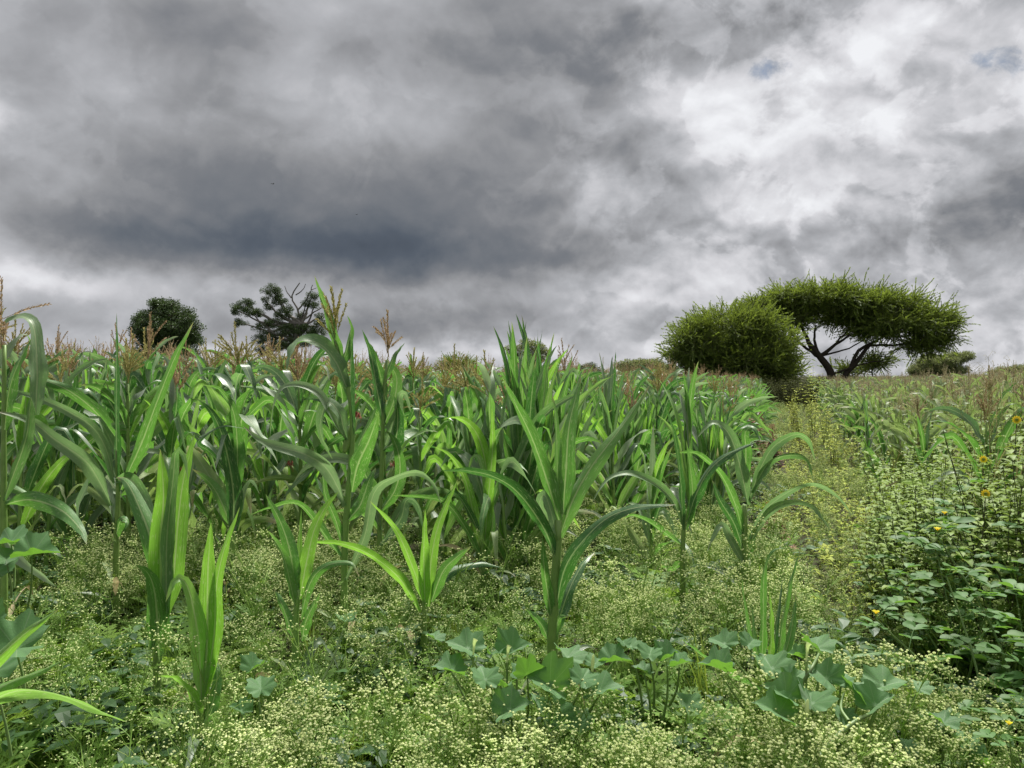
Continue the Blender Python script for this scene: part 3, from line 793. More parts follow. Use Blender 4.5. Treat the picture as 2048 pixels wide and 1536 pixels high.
# ------------------------------------------------------------ hero plants, leaf by leaf (photo points of each blade, root to tip)
def hero(name_label, d, stalk, leaves, mat='corn', srad=(.021, .011), tassel=None, cob=None):
    b = wpos(stalk[0][0], stalk[0][1], d); b[2] = terrain(b[0], d) - .01
    root = empty('maize_plant', b); tag(root, name_label, 'maize plant')
    loc = lambda px, py, dy=0.0: wpos(px, py, d + dy) - b
    view = nrm(np.array([b[0], b[1], b[2] + 1 - EYE]))
    if len(stalk) > 1:
        P = [np.zeros(3)] + [loc(*p) for p in stalk[1:]]
        mb = MB(); stalk_shape(mb, P, *srad); mb.build('stalk', M['stalk'], root)
    for lf in leaves:
        pts, w = lf[0], lf[1] * 1.08; tw = lf[2] if len(lf) > 2 else (10, 25); mt = lf[3] if len(lf) > 3 else mat
        dy0, dy1 = (lf[4] if len(lf) > 4 else (0, random.uniform(-.12, .12)))
        dy0 -= .012
        if pts[-1][1] > min(p[1] for p in pts) + 28: tw = (tw[0] + 180 - 2 * tw[0], 180 - tw[1])   # drooping: its upper face shows
        k = len(pts); P = [loc(p[0], p[1], dy0 + (dy1 - dy0) * (i / (k - 1)) ** 1.3) for i, p in enumerate(pts)]
        n = 26
        mb = MB(); ribbon(mb, spline(P, n), w, view=view, tw=tw, fold=random.uniform(.2, .5), wave=random.uniform(.14, .28), freq=random.uniform(2.5, 4.5), nac=6, roll=random.uniform(0, .2))
        mb.build('leaf', M[mt], root)
    for q in range(3):
        az_ = random.uniform(0, 6.28); P = blade_path(random.uniform(.10, .34), az_, random.uniform(25, 55), random.uniform(80, 120), random.uniform(.28, .45), 16, random.uniform(-.6, .6), kink=True)
        mb = MB(); ribbon(mb, P, random.uniform(.035, .055), side=(math.sin(az_), -math.cos(az_), 0), tw=(0, random.uniform(-90, 90)), fold=.5, wave=.3, freq=3, nac=4)
        mb.build('leaf', M[('corn_dull', 'corn_dark', 'corn_dry')[q]], root)
    if tassel:
        (tx, ty), (ux, uy), size, nb, spread, tm, sd = tassel
        mb = MB(); p = loc(tx, ty); tassel_shape(mb, p, loc(ux, uy) - p, size, nb, spread, sd); mb.build('tassel', M[tm], root)
    if cob:
        px, py, sz = cob; p = loc(px, py, -.03); a = MB(); s_ = MB()
        cob_shape(a, s_, 0, 1.0, sz); c = a.build('cob', M['husk'], root); q = s_.build('silk', M['silk'], c); c.location = p
    return root
random.seed(21); np.random.seed(21)
hero('tall maize plant with one thin upright spear leaf in front of the left field', 4.6,
     [(229, 1200), (231, 1080), (235, 1000), (233, 900)],
     [([(233, 985), (232, 850), (233, 740), (234, 625)], .055, (50, 62), 'corn_dark', (0, 0)),
      ([(240, 980), (258, 940), (285, 880), (315, 800), (350, 715), (388, 643)], .085, (25, 40), 'corn', (0, -.3)),
      ([(228, 965), (212, 900), (185, 855), (140, 825), (80, 798), (0, 774)], .065, (215, 160), 'corn', (0, -.4)),
      ([(222, 1010), (190, 950), (165, 918), (110, 880), (60, 842), (-10, 822)], .095, (205, 150), 'corn', (0, -.5)),
      ([(232, 960), (258, 958), (285, 1000), (302, 1050), (305, 1100)], .095, (15, 5), 'corn', (0, -.25)),
      ([(228, 1080), (240, 1040), (254, 1045), (246, 1068)], .06, (30, 60), 'corn', (0, -.1)),
      ([(226, 1050), (212, 985), (185, 960), (160, 1000), (150, 1060)], .07, (30, 60), 'corn_dark', (0, .2)),
      ([(240, 990), (262, 968), (270, 950)], .06, (30, 10))], tassel=None)
hero('tallest central maize plant with pale tassel and a spear leaf above the tree', 4.1,
     [(686, 1230), (689, 1090), (698, 960), (705, 850), (690, 740), (672, 680)],
     [([(690, 740), (672, 690), (655, 630), (642, 590), (629, 551)], .062, (35, 50)),
      ([(680, 740), (696, 690), (702, 655), (694, 630)], .06, (30, 70)),
      ([(693, 775), (672, 725), (642, 690), (607, 681), (584, 702), (573, 745)], .095, (25, 60), 'corn', (0, -.3)),
      ([(703, 880), (700, 800), (702, 730), (703, 655)], .055, (55, 60), 'corn_dark'),
      ([(703, 985), (715, 930), (738, 880), (758, 824)], .105, (20, 10), 'corn', (0, -.2)),
      ([(690, 880), (664, 835), (640, 790), (600, 771), (562, 778), (544, 820)], .055, (40, 30)),
      ([(690, 880), (680, 830), (655, 805), (640, 860), (665, 920)], .07, (20, 60)),
      ([(692, 1010), (655, 940), (612, 910), (560, 895), (522, 882), (485, 852)], .075, (215, 140), 'corn', (0, -.4)),
      ([(692, 1110), (670, 1040), (650, 990), (640, 930), (600, 920)], .05, (30, 60)),
      ([(690, 1160), (728, 1075), (748, 985), (790, 955), (838, 945), (870, 972), (882, 1012)], .062, (10, 50), 'corn', (0, -.3)),
      ([(696, 1040), (720, 1010), (738, 960), (752, 935)], .075, (15, 30)),
      ([(684, 1120), (655, 1080), (600, 1010), (545, 1015), (500, 1030)], .055, (30, 60))],
     tassel=((674, 690), (664, 575), .3, 11, (10, 45), 'tassel_green', 5), cob=(684, 905, .2))
hero('dark leaved maize plant with pink upright tassel right of the tallest plant', 5.0,
     [(758, 1140), (759, 1040), (763, 930), (768, 800), (774, 720)],
     [([(768, 850), (754, 780), (742, 710), (724, 658)], .075, (30, 50), 'corn_dark'),
      ([(768, 850), (788, 800), (793, 755), (778, 735), (765, 760)], .09, (10, 40)),
      ([(770, 890), (795, 820), (800, 790), (812, 790), (822, 825)], .08, (20, 50)),
      ([(764, 900), (790, 880), (795, 830), (788, 790)], .1, (20, 50), 'corn_dark'),
      ([(764, 1000), (735, 960), (715, 900), (742, 840), (756, 800)], .08, (20, 40)),
      ([(762, 1020), (790, 980), (800, 930), (788, 880), (770, 860)], .09, (30, 10)),
      ([(760, 1060), (740, 1000), (720, 960), (700, 1000), (690, 1060)], .07, (20, 60), 'corn_dark'),
      ([(760, 1090), (800, 1040), (812, 1000), (835, 1010), (850, 1070)], .075, (20, 60), 'corn_dark'),
      ([(772, 800), (758, 740), (745, 700), (738, 685)], .06, (20, 60)),
      ([(770, 760), (790, 710), (810, 685)], .05, (20, 60))],
     tassel=((774, 715), (778, 640), .3, 9, (15, 60), 'tassel', 3), cob=(768, 985, .18))
hero('bright young maize plant with broad upright blades lit through, left foreground', 3.2,
     [(312, 1370), (312, 1290), (318, 1200)],
     [([(318, 1260), (320, 1170), (320, 1080), (326, 990), (320, 898)], .1, (4, -8), 'corn_bright', (0, -.05)),
      ([(326, 1240), (345, 1150), (354, 1050), (366, 960), (389, 868)], .085, (18, 30), 'corn_bright', (0, .1)),
      ([(316, 1325), (312, 1240), (306, 1180), (292, 1145), (268, 1130)], .095, (0, 30), 'corn', (0, -.12)),
      ([(330, 1230), (332, 1080), (345, 960), (352, 900), (368, 915), (375, 960)], .06, (40, 20)),
      ([(322, 1240), (330, 1060), (334, 960), (325, 905)], .06, (30, 50), 'corn', (0, .2)),
      ([(318, 1180), (300, 1080), (275, 1010), (252, 965), (232, 955)], .085, (15, -10), 'corn', (.1, .3))], mat='corn')
hero('yellow-green young maize plant in the front left weeds with one folded-over leaf', 2.7,
     [(400, 1500), (400, 1400), (405, 1330)],
     [([(400, 1405), (396, 1300), (388, 1235), (372, 1172), (350, 1160), (329, 1206)], .068, (15, 25), 'corn_bright', (0, -.12)),
      ([(404, 1400), (412, 1280), (414, 1150), (421, 1045)], .075, (8, 15), 'corn_bright'),
      ([(408, 1390), (426, 1270), (430, 1180), (448, 1095), (479, 1013)], .055, (30, 45), 'corn_bright'),
      ([(398, 1440), (384, 1400), (352, 1362), (312, 1354)], .045, (40, 60), 'corn_bright', (0, -.15)),
      ([(404, 1450), (425, 1400), (432, 1350), (428, 1320)], .045, (40, 10), 'corn')])
hero('small maize plant with grey-green left blade and bright right blade left of centre', 3.4,
     [(590, 1330), (590, 1250), (597, 1180)],
     [([(590, 1200), (580, 1110), (560, 1045), (530, 988)], .07, (15, 25)),
      ([(594, 1200), (597, 1100), (602, 1018)], .035, (30, 50), 'corn_bright'),
      ([(598, 1200), (612, 1125), (628, 1060), (650, 1015), (677, 983)], .062, (15, -10), 'corn_bright'),
      ([(600, 1240), (614, 1180), (634, 1145), (665, 1128), (702, 1128), (718, 1155)], .045, (40, 30)),
      ([(588, 1290), (566, 1220), (546, 1178)], .05, (40, 20)),
      ([(602, 1285), (612, 1240), (640, 1185)], .05, (25, 40)),
      ([(590, 1220), (568, 1120), (545, 1075), (530, 1060)], .05, (30, 50))])
hero('low bright maize plant with fan of upright leaves and one long left blade', 3.8,
     [(846, 1265), (848, 1200)],
     [([(848, 1215), (830, 1150), (792, 1062), (739, 1002)], .05, (20, 35), 'corn_bright'),
      ([(850, 1215), (847, 1110), (850, 1018)], .06, (25, 45), 'corn_bright'),
      ([(856, 1215), (862, 1120), (880, 1040), (916, 958)], .058, (15, 30), 'corn_bright'),
      ([(838, 1225), (800, 1160), (742, 1112), (680, 1088), (604, 1085)], .055, (20, 40), 'corn_bright', (0, -.25)),
      ([(862, 1205), (885, 1145), (912, 1116), (943, 1093)], .065, (20, 10), 'corn'),
      ([(856, 1190), (878, 1165), (905, 1142), (960, 1128), (1003, 1136)], .055, (20, 50), 'corn_dark', (.1, .3))])
hero('mid-height maize plant with bright spear blade left of the large centre plant', 4.8,
     [(966, 1180), (967, 1100), (966, 1010)],
     [([(966, 1110), (950, 1045), (930, 960), (900, 912), (868, 893)], .07, (20, 40), 'corn_bright'),
      ([(968, 1100), (976, 1000), (985, 900), (984, 815)], .072, (15, 20), 'corn_bright'),
      ([(966, 1100), (975, 1000), (962, 925), (948, 912), (935, 945)], .07, (20, 40), 'corn_bright'),
      ([(964, 1122), (933, 1060), (894, 1008), (850, 995), (780, 991)], .055, (30, 45), 'corn'),
      ([(972, 1120), (984, 1060), (986, 1010)], .05, (10, 20)),
      ([(960, 1070), (930, 1010), (905, 985), (880, 1010)], .05, (30, 50), 'corn_dark')])
hero('large dark green maize plant with arching blades in the middle foreground', 3.4,
     [(1101, 1300), (1108, 1210), (1114, 1110), (1117, 1040)],
     [([(1119, 1045), (1096, 968), (1062, 872), (1022, 792), (1003, 752)], .08, (22, 45), 'corn'),
      ([(1122, 1030), (1115, 946), (1112, 840), (1104, 788)], .045, (50, 40), 'corn'),
      ([(1126, 1030), (1132, 935), (1138, 853), (1150, 800), (1162, 752)], .085, (18, 35), 'corn'),
      ([(1119, 1075), (1146, 1000), (1180, 938), (1218, 887), (1256, 836), (1300, 770)], .085, (25, 50), 'corn'),
      ([(1112, 1120), (1087, 1056), (1038, 988), (990, 955), (935, 942), (880, 942)], .068, (25, 50), 'corn_dark', (0, -.3)),
      ([(1112, 1220), (1129, 1140), (1163, 1086), (1214, 1037), (1275, 1015), (1352, 1010)], .075, (30, 45), 'corn_dark', (0, -.3)),
      ([(1106, 1250), (1090, 1150), (1085, 1075)], .05, (10, 25)),
      ([(1100, 1290), (1082, 1250), (1052, 1218)], .05, (30, 10)),
      ([(1116, 1080), (1098, 1010), (1088, 990), (1080, 1010), (1105, 1050)], .05, (30, 10)),
      ([(1108, 1275), (1135, 1190), (1165, 1130), (1190, 1105)], .06, (30, 50), 'corn_dark', (0, .2)),
      ([(1102, 1300), (1118, 1240), (1138, 1235)], .04, (40, 10))], srad=(.027, .018))
hero('spreading maize plant with four long drooping blades over the yellow path', 4.7,
     [(1491, 1190), (1491, 1100), (1490, 1010)],
     [([(1497, 1010), (1484, 947), (1465, 882), (1443, 851), (1420, 848), (1393, 878)], .085, (15, 45), 'corn'),
      ([(1492, 960), (1492, 900), (1491, 864), (1508, 856), (1521, 884)], .07, (15, 40), 'corn'),
      ([(1499, 1000), (1523, 934), (1549, 892), (1592, 869), (1618, 882), (1632, 924)], .07, (20, 50), 'corn'),
      ([(1503, 985), (1536, 928), (1575, 911), (1614, 918), (1628, 962)], .058, (30, 60), 'corn'),
      ([(1500, 1080), (1527, 1025), (1575, 986), (1624, 968), (1673, 990), (1711, 1038)], .052, (30, 60), 'corn', (0, -.2)),
      ([(1500, 1080), (1540, 1022), (1582, 1003), (1624, 1012), (1645, 1035), (1664, 1064)], .055, (25, 50), 'corn', (0, -.3)),
      ([(1489, 1075), (1471, 1009), (1445, 954), (1419, 925), (1387, 905), (1344, 908)], .06, (20, 45), 'corn', (0, -.15)),
      ([(1490, 1110), (1470, 1050), (1440, 1000), (1425, 960)], .07, (20, 20), 'corn_dark'),
      ([(1490, 1130), (1462, 1080), (1445, 1050), (1425, 1080), (1416, 1105)], .05, (20, 20)),
      ([(1494, 1120), (1510, 1060), (1528, 1040)], .055, (20, 40))], srad=(.024, .016))
hero('slim maize plant with a dark blade crossing rightwards beside the spreading plant', 4.4,
     [(1366, 1150), (1367, 1084), (1371, 1020)],
     [([(1374, 1045), (1393, 988), (1419, 941), (1458, 908), (1517, 882)], .07, (30, 50), 'corn_dark', (0, -.2)),
      ([(1366, 1060), (1363, 977), (1354, 895), (1341, 843), (1326, 798)], .05, (45, 60), 'corn_dark'),
      ([(1364, 1050), (1348, 1005), (1320, 975), (1283, 954), (1250, 947), (1212, 964), (1184, 1006)], .055, (25, 50), 'corn', (0, -.25)),
      ([(1362, 1090), (1315, 1055), (1272, 1032), (1240, 1040)], .045, (30, 60)),
      ([(1372, 1060), (1385, 990), (1380, 930), (1372, 880)], .06, (30, 60)),
      ([(1368, 1120), (1345, 1140), (1320, 1130)], .05, (30, 40))])
hero('tattered rolled maize plant standing behind the gourd leaves at the lower right', 2.95,
     [(1540, 1410), (1540, 1350)],
     [([(1526, 1345), (1528, 1230), (1530, 1145), (1546, 1103), (1576, 1096)], .036, (30, 55)),
      ([(1518, 1345), (1494, 1235), (1483, 1148)], .022, (40, 60)),
      ([(1556, 1345), (1571, 1220), (1586, 1150), (1605, 1090)], .03, (40, 60)),
      ([(1560, 1345), (1582, 1274), (1594, 1190)], .036, (20, 50)),
      ([(1546, 1350), (1556, 1240), (1567, 1155)], .026, (40, 60), 'corn_dark'),
      ([(1540, 1350), (1545, 1260), (1540, 1180)], .03, (40, 60), 'corn_bright'),
      ([(1525, 1385), (1470, 1358), (1408, 1315), (1360, 1277)], .045, (45, 65), 'corn', (0, -.2)),
      ([(1560, 1375), (1640, 1342), (1704, 1316), (1758, 1308), (1812, 1307)], .032, (45, 70), 'corn', (0, -.1)),
      ([(1532, 1345), (1512, 1290), (1505, 1210)], .025, (30, 60))], srad=(.02, .012))
hero('maize plant with a very broad dark hanging blade left of centre', 5.0,
     [(462, 1170), (464, 1060), (466, 950)],
     [([(463, 1090), (466, 990), (450, 893), (425, 828), (392, 796)], .11, (10, 30), 'corn_dark', (0, -.1)),
      ([(466, 1000), (474, 925), (468, 830), (440, 780), (405, 770)], .095, (20, 60), 'corn'),
      ([(464, 960), (420, 905), (395, 885), (440, 853), (490, 857)], .04, (40, 60), 'corn_dark'),
      ([(462, 1060), (444, 1010), (420, 968), (384, 938)], .09, (15, 40), 'corn'),
      ([(466, 1060), (480, 1000), (500, 960), (520, 990)], .06, (30, 60), 'corn_dark')])
hero('tasselled maize plant cut by the left edge with broad arching blades', 4.2,
     [(6, 1200), (6, 1000), (8, 800), (9, 690)],
     [([(70, 830), (74, 740), (68, 655), (45, 633), (18, 642), (-20, 665)], .1, (20, 55), 'corn', (-.1, 0)),
      ([(8, 860), (18, 780), (40, 720), (66, 672)], .08, (40, 60), 'corn'),
      ([(6, 1000), (50, 880), (62, 800), (85, 770), (100, 800)], .07, (25, 45), 'corn'),
      ([(6, 1010), (60, 1000), (120, 1020), (160, 1060), (172, 1090)], .095, (200, 150), 'corn', (0, -.3)),
      ([(6, 1080), (40, 1120), (80, 1150), (110, 1175)], .06, (20, 50), 'corn', (0, -.3)),
      ([(4, 1100), (-30, 1000), (-60, 960), (20, 975), (90, 1010)], .09, (200, 150), 'corn')],
     tassel=((9, 690), (6, 590), .36, 7, (35, 85), 'tassel', 8))
hero('bright maize leaves reaching in from the lower left corner', 2.3,
     [(-110, 1560), (-105, 1440)],
     [([(-105, 1450), (-50, 1360), (5, 1305), (60, 1258), (116, 1219)], .05, (25, 55), 'corn_bright', (0, -.15)),
      ([(-105, 1460), (-40, 1400), (20, 1365), (75, 1345), (124, 1322)], .05, (50, 70), 'corn_bright', (0, -.1)),
      ([(-105, 1470), (-30, 1410), (30, 1384), (100, 1388), (170, 1414), (252, 1448)], .055, (35, 60), 'corn_bright', (0, -.3)),
      ([(-105, 1450), (-120, 1300), (-100, 1200)], .06, (20, 40), 'corn_bright')])
# manual prototypes: spear-leaved groups around the centre
random.seed(5)
for i, (px, d, kind, var, s) in enumerate([(1030, 5.5, 'spear', 0, 1.12), (1058, 5.8, 'spear', 1, 1.08), (1085, 5.9, 'spear', 2, 1.1), (1012, 5.9, 'spear', 3, 1.16), (1105, 6.3, 'spear', 0, 1.06), (1125, 6.6, 'spear', 1, 1.02), (1045, 6.4, 'spear', 2, 1.2), (1072, 6.2, 'spear', 3, 1.2), (1020, 5.2, "mid", 1, 1.05), (1095, 5.5, 'mid', 2, 1.0), (1140, 7.0, 'spear', 0, 1.1)]):
    place_corn(kind, var, (px - 1024) / FPX * d, d, i * 1.7, s, 'spear-leaved maize plant in the tall tight clump at the centre', 'maize plants of the tall tight centre clump', sz=s * (1.08 if i % 3 else 1.16))
for i, (px, d, kind, var, s, lb) in enumerate([
    (945, 7.0, 'spear', 2, 1.05, 'maize plant with furled spears just left of the tall centre clump'),
    (1215, 7.4, 'spear', 3, 1.12, 'maize plant whose twin spears stand above the field right of centre'),
    (1245, 7.8, 'spear', 1, 1.0, 'maize plant close behind the twin-speared one right of centre'),
    (1388, 6.4, 'spear', 0, 1.08, 'upright maize plant rising before the acacia bush, alone at the field corner'),
    (1440, 7.2, 'spear', 2, .86, 'shorter spear-leaved maize plant at the field corner by the red amaranth'),
    (1300, 5.6, 'mid', 2, .78, 'drooping maize plant behind the slim plant right of centre'),
    (1770, 9.4, 'mid', 1, .72, 'dark green maize plant standing at the edge of the drying right field'),
    (1740, 11.5, 'mid', 3, .74, 'green maize plant just behind the dark one at the right field edge'),
    (1975, 5.6, 'tall', 1, .92, 'maize plant with hooked top leaf at the far right among dry grass')]):
    place_corn(kind, var, (px - 1024) / FPX * d, d, i * 2.1 + .4, s, lb, None, sz=s * (1.1 if kind == 'spear' else 1))

# ------------------------------------------------------------ the fields, in rows that run away towards the right
DIRV = nrm([.355, 1, 0]); PERP = np.array([DIRV[1], -DIRV[0], 0])
def left_field(x, y):
    if y < 4.9: return False
    p = px_of(x, y)
    if p < -260 or p > 1520: return False
    edge = 1.9 + (y - 6.0) * .345            # right boundary of the plot
    if x > edge: return False
    # the front boundary steps back towards the middle
    front = np.interp(p, [-200, 150, 300, 520, 760, 930, 1120, 1300, 1480], [4.9, 5.3, 6.0, 6.9, 6.2, 6.8, 6.3, 6.6, 7.4])
    return y > front
def right_field(x, y):
    p = px_of(x, y)
    if p > 2320: return False
    edge = 3.35 + (y - 6.0) * .375 + .25 * math.sin(y * 1.3)
    return x > edge and y > np.interp(p, [1600, 1750, 1850, 2000, 2300], [11.0, 9.3, 8.0, 6.6, 6.0])
cand = []
random.seed(3)
for k in range(-190, 260):
    off = k * .72
    t = 0.0
    while t < 125:
        t += random.uniform(.18, .40) if t < 45 else random.uniform(.5, 1.0)
        x, y = (DIRV * t + PERP * off)[:2] + np.array([random.uniform(-.1, .1), random.uniform(-.1, .1)])
        if y < 4 or abs(x) / y > .9: continue
        if left_field(x, y): cand.append((y, x, 'L'))
        elif right_field(x, y): cand.append((y, x, 'R'))
for k in range(16):      # stragglers between the front plants and the stand
    px = 270 + k * 52 + random.uniform(-20, 20); y = random.uniform(4.9, 6.3); cand.append((y, (px - 1024) / FPX * y, 'L'))
cand.sort(key=lambda c: c[0] + (2.0 if c[2] == 'R' else 0))
def size_at(x, y, side):
    p = px_of(x, y)
    if side == 'R': return random.uniform(.85, 1.15) * np.interp(y, [6, 12, 40], [1.0, 1.1, 1.15]) * np.interp(p, [1850, 2050], [.95, 1.08])
    return np.interp(p, [-200, 100, 500, 700, 900, 1100, 1300, 1480], [1.12, 1.12, 1.09, 1.04, .98, 1.0, .97, .88]) * random.uniform(.88, 1.08)
NIND = 248
zc = {}
zones = [(-400, 60, 'the left edge tassel'), (60, 170, 'the left cloud gap'), (170, 290, 'the dome tree left flank'), (290, 460, 'the dome-shaped tree'), (460, 570, 'the left of the open-crowned tree'),
         (570, 700, 'the bare treetop twigs'), (700, 850, 'the low bright cloud'), (850, 960, 'the low dark spreading tree'), (960, 1120, 'the small rounded tree'), (1120, 1240, 'the small dark round bush'),
         (1240, 1400, 'the grey-green thicket'), (1400, 1560, 'the acacia bush'), (1560, 1700, 'the acacia trunk'), (1700, 1900, 'the umbrella acacia crown'), (1900, 2600, 'the distant flat tree')]
desc = {'tall': 'tasselled', 'mid': 'untasselled', 'spear': 'spear-leaved', 'young': 'young', 'dull': 'drying'}
farp = {'L': [], 'R': []}
for i, (y, x, side) in enumerate(cand):
    s = float(size_at(x, y, side)); rz = random.uniform(0, 6.28); p = px_of(x, y)
    if side == 'R':
        kind = 'dull' if random.random() < .74 else 'mid'
        if kind == 'mid': s *= .72
    else:
        q = random.random(); tallp = .62 if p < 900 else .40 if p < 1200 else .18
        if y > 8: tallp += .25
        kind = 'tall' if q < tallp else 'mid' if q < tallp + (1 - tallp) * .55 else 'spear' if q < tallp + (1 - tallp) * .85 else 'young'
    if side == 'L' and kind in ('mid', 'spear') : s *= 1.0
    if side == 'L' and kind == 'young': s *= 1.5
    if i < NIND:
        z = next(t for a, b, t in zones if a <= p < b)
        nz_ = zc[z] = zc.get(z, 0) + 1
        row = ('in the front rank' if nz_ <= 6 else 'in the second rank' if nz_ <= 16 else 'deeper') + ' under ' + z
        nv = len(NEAR[kind]); place_corn(kind, random.randrange(nv), x, y, rz, s, f'{desc[kind]} maize plant {row}', f'{desc[kind]} maize plants {row}')
    else: farp[side].append((x, y, rz, s, kind))
for side, nm, lb in (('L', 'green_maize_field', 'deep green maize field with pinkish tassels stretching to the horizon on the left'), ('R', 'drying_maize_field', 'yellowish drying maize field below the umbrella acacia on the right')):
    kinds = ('tall', 'mid', 'spear', 'young') if side == 'L' else ('dull', 'mid')
    objs = []; start = {}
    for k in kinds: start[k] = len(objs); objs += [bpy.data.objects.new('maize_shape', o_.data) for o_ in FAR[k]]
    for j, o in enumerate(objs): o.name = 'shape_%03d' % j
    lib = library('maize_shapes_' + side, objs)
    P = farp[side]
    o = scatter(nm, [(a, b, terrain(a, b) - .02) for a, b, *_ in P], [(random.uniform(-.06, .06), random.uniform(-.06, .06), r[2]) for r in P], [r[3] for r in P],
                [start[r[4]] + random.randrange(len(FAR[r[4]])) for r in P], lib)
    tag(o, lb, 'maize field', kind='stuff')
    for j, ob in enumerate(objs): ob.name = 'maize_shape_' + side + '_%03d' % j

# ================================================================== parthenium and other weeds
def pinnate_leaf(mb, p0, d, up, L, W, rnd, mi=0, nlobe=5):
    """deeply cut leaf: a rachis with lobed side segments"""
    d = nrm(d); s = nrm(np.cross(d, up)); n = nrm(np.cross(s, d))
    P = [p0 + d * L * t + n * L * (.10 * math.sin(t * 2.4) - .22 * t * t) for t in np.linspace(0, 1, nlobe + 2)]
    w = L * .022
    V = []; 
    for i, q in enumerate(P): V += [q - s * w, q + s * w]
    mb.add(V, [(2 * i, 2 * i + 1, 2 * i + 3, 2 * i + 2) for i in range(len(P) - 1)], rnd=rnd, mi=mi)
    for i in range(1, nlobe + 2):
        t = i / (nlobe + 1); ll = W * math.sin(math.pi * min(1, .18 + .72 * t)) * (.9 if i < nlobe + 1 else .6)
        for sg in (-1, 1):
            ld = nrm(s * sg + d * (.55 + .4 * t) - n * .12)
            a = P[i]; tip = a + ld * ll; q = nrm(np.cross(n, ld)) * ll * .15
            mb.add([a, a + ld * ll * .45 + q, tip, a + ld * ll * .45 - q], [(0, 1, 2, 3)], rnd=rnd, mi=mi)
            for sg2 in (-1, 1):
                l2 = nrm(ld + nrm(np.cross(n, ld)) * sg2 * .8); b = a + ld * ll * .42; tt = b + l2 * ll * .42; q2 = nrm(np.cross(n, l2)) * ll * .07
                mb.add([b, b + l2 * ll * .2 + q2, tt, b + l2 * ll * .2 - q2], [(0, 1, 2, 3)], rnd=rnd, mi=mi)

OCT = [(1, 0, 0), (0, 1, 0), (-1, 0, 0), (0, -1, 0), (0, 0, .8), (0, 0, -.8)]
OCF = [(0, 1, 4), (1, 2, 4), (2, 3, 4), (3, 0, 4), (1, 0, 5), (2, 1, 5), (3, 2, 5), (0, 3, 5)]
def head(mb, p, r, rnd, mi=2):
    a = random.random() * 1.57; c, s = math.cos(a), math.sin(a)
    mb.add([(p[0] + r * (x * c - y * s), p[1] + r * (x * s + y * c), p[2] + r * z) for x, y, z in OCT], OCF, rnd=rnd, mi=mi)

def parthenium(seed, H, nbr, heads, leaves, big, hr=.0039):
    random.seed(seed); g = np.random.default_rng(seed); mb = MB(); U = g.uniform
    P = spline([(0, 0, 0), (U(-.03, .03), U(-.03, .03), H * .5), (U(-.07, .07), U(-.07, .07), H * .85)], 8)
    tube(mb, P, np.linspace(.0035, .002, 8), 4, mi=1)
    for i in range(leaves):
        t = U(.02, .6); k = int(t * 7); a = i * ANG; L = big * U(.6, 1.1) * (1.15 - .5 * t)
        pinnate_leaf(mb, P[k], (math.cos(a), math.sin(a), U(.25, 1.0)), (0, 0, 1), L, L * U(.32, .42), g.random())
    for i in range(nbr):
        t = .3 + .68 * (i + U(0, 1)) / nbr; p0 = P[min(7, int(t * 7))]; a = i * ANG + U(-.4, .4)
        rad = U(.5, 1.0) * (1.25 - t * .6); ln = H * U(.32, .5) * (1.35 - .55 * t)
        d = nrm([math.cos(a) * rad, math.sin(a) * rad, 1.0]); p1 = p0 + d * ln * .55 + g.normal(0, .01, 3)
        tube(mb, [p0, p1], [.0018, .0013], 3, mi=1)
        pinnate_leaf(mb, p0 + d * ln * .2, nrm([math.cos(a + .8), math.sin(a + .8), .6]), (0, 0, 1), big * .45 * U(.7, 1.2), big * .14, g.random(), nlobe=3)
        for j in range(3):
            d2 = nrm(d + g.normal(0, .42, 3) + [0, 0, .25]); p2 = p1 + d2 * ln * U(.25, .5)
            tube(mb, [p1, p2], [.0012, .0008], 3, mi=1)
            if U(0, 1) < .6: pinnate_leaf(mb, p1 + (p2 - p1) * .3, nrm(g.normal(size=3) + [0, 0, .6]), (0, 0, 1), .035, .010, g.random(), nlobe=2)
            for h_ in range(heads):
                e = p2 + np.array([U(-.026, .026), U(-.026, .026), U(-.012, .02)])
                tube(mb, [p2 - d2 * .012, e], [.0007, .0006], 3, mi=1); head(mb, e, hr * U(.7, 1.15), g.random())
    return bpy.data.objects.new('parthenium_shape', mb.mesh('parthenium_shape', [M['weed_leaf'], M['weed_stem'], M['weed_head']], False))

def low_weed(seed, H, n, L, mat, stem, up=.5, w=.5):
    """simple leafy weed: ovate leaves on a few stems"""
    random.seed(seed); g = np.random.default_rng(seed); mb = MB(); U = g.uniform
    for s_ in range(4):
        a = s_ * 1.6 + U(0, 1); P = spline([(0, 0, 0), (math.cos(a) * H * .2, math.sin(a) * H * .2, H * .5), (math.cos(a) * H * .38, math.sin(a) * H * .38, H * U(.8, 1))], 7)
        tube(mb, P, np.linspace(.003, .0012, 7), 3, mi=1)
        for i in range(n):
            k = int(U(1, 6.99)); b = U(0, 6.28); d = nrm([math.cos(b), math.sin(b), U(-.2, up)]); l = L * U(.6, 1.2); s = nrm(np.cross(d, [0, 0, 1])) * l * w * .5
            p = P[k]; dn = np.array([0, 0, -l * .14])
            mb.add([p, p + d * l * .35 + s, p + d * l * .35, p + d * l * .35 - s, p + d * l * .7 + s * .75 + dn * .5, p + d * l * .72 + dn * .8 - np.array([0, 0, .0]), p + d * l * .7 - s * .75 + dn * .5, p + d * l + dn * 1.6],
                   [(0, 2, 1), (0, 3, 2), (1, 2, 5, 4), (2, 3, 6, 5), (4, 5, 7), (5, 6, 7)], rnd=g.random())
    return bpy.data.objects.new('weed_shape', mb.mesh('weed_shape', [mat, stem], False))

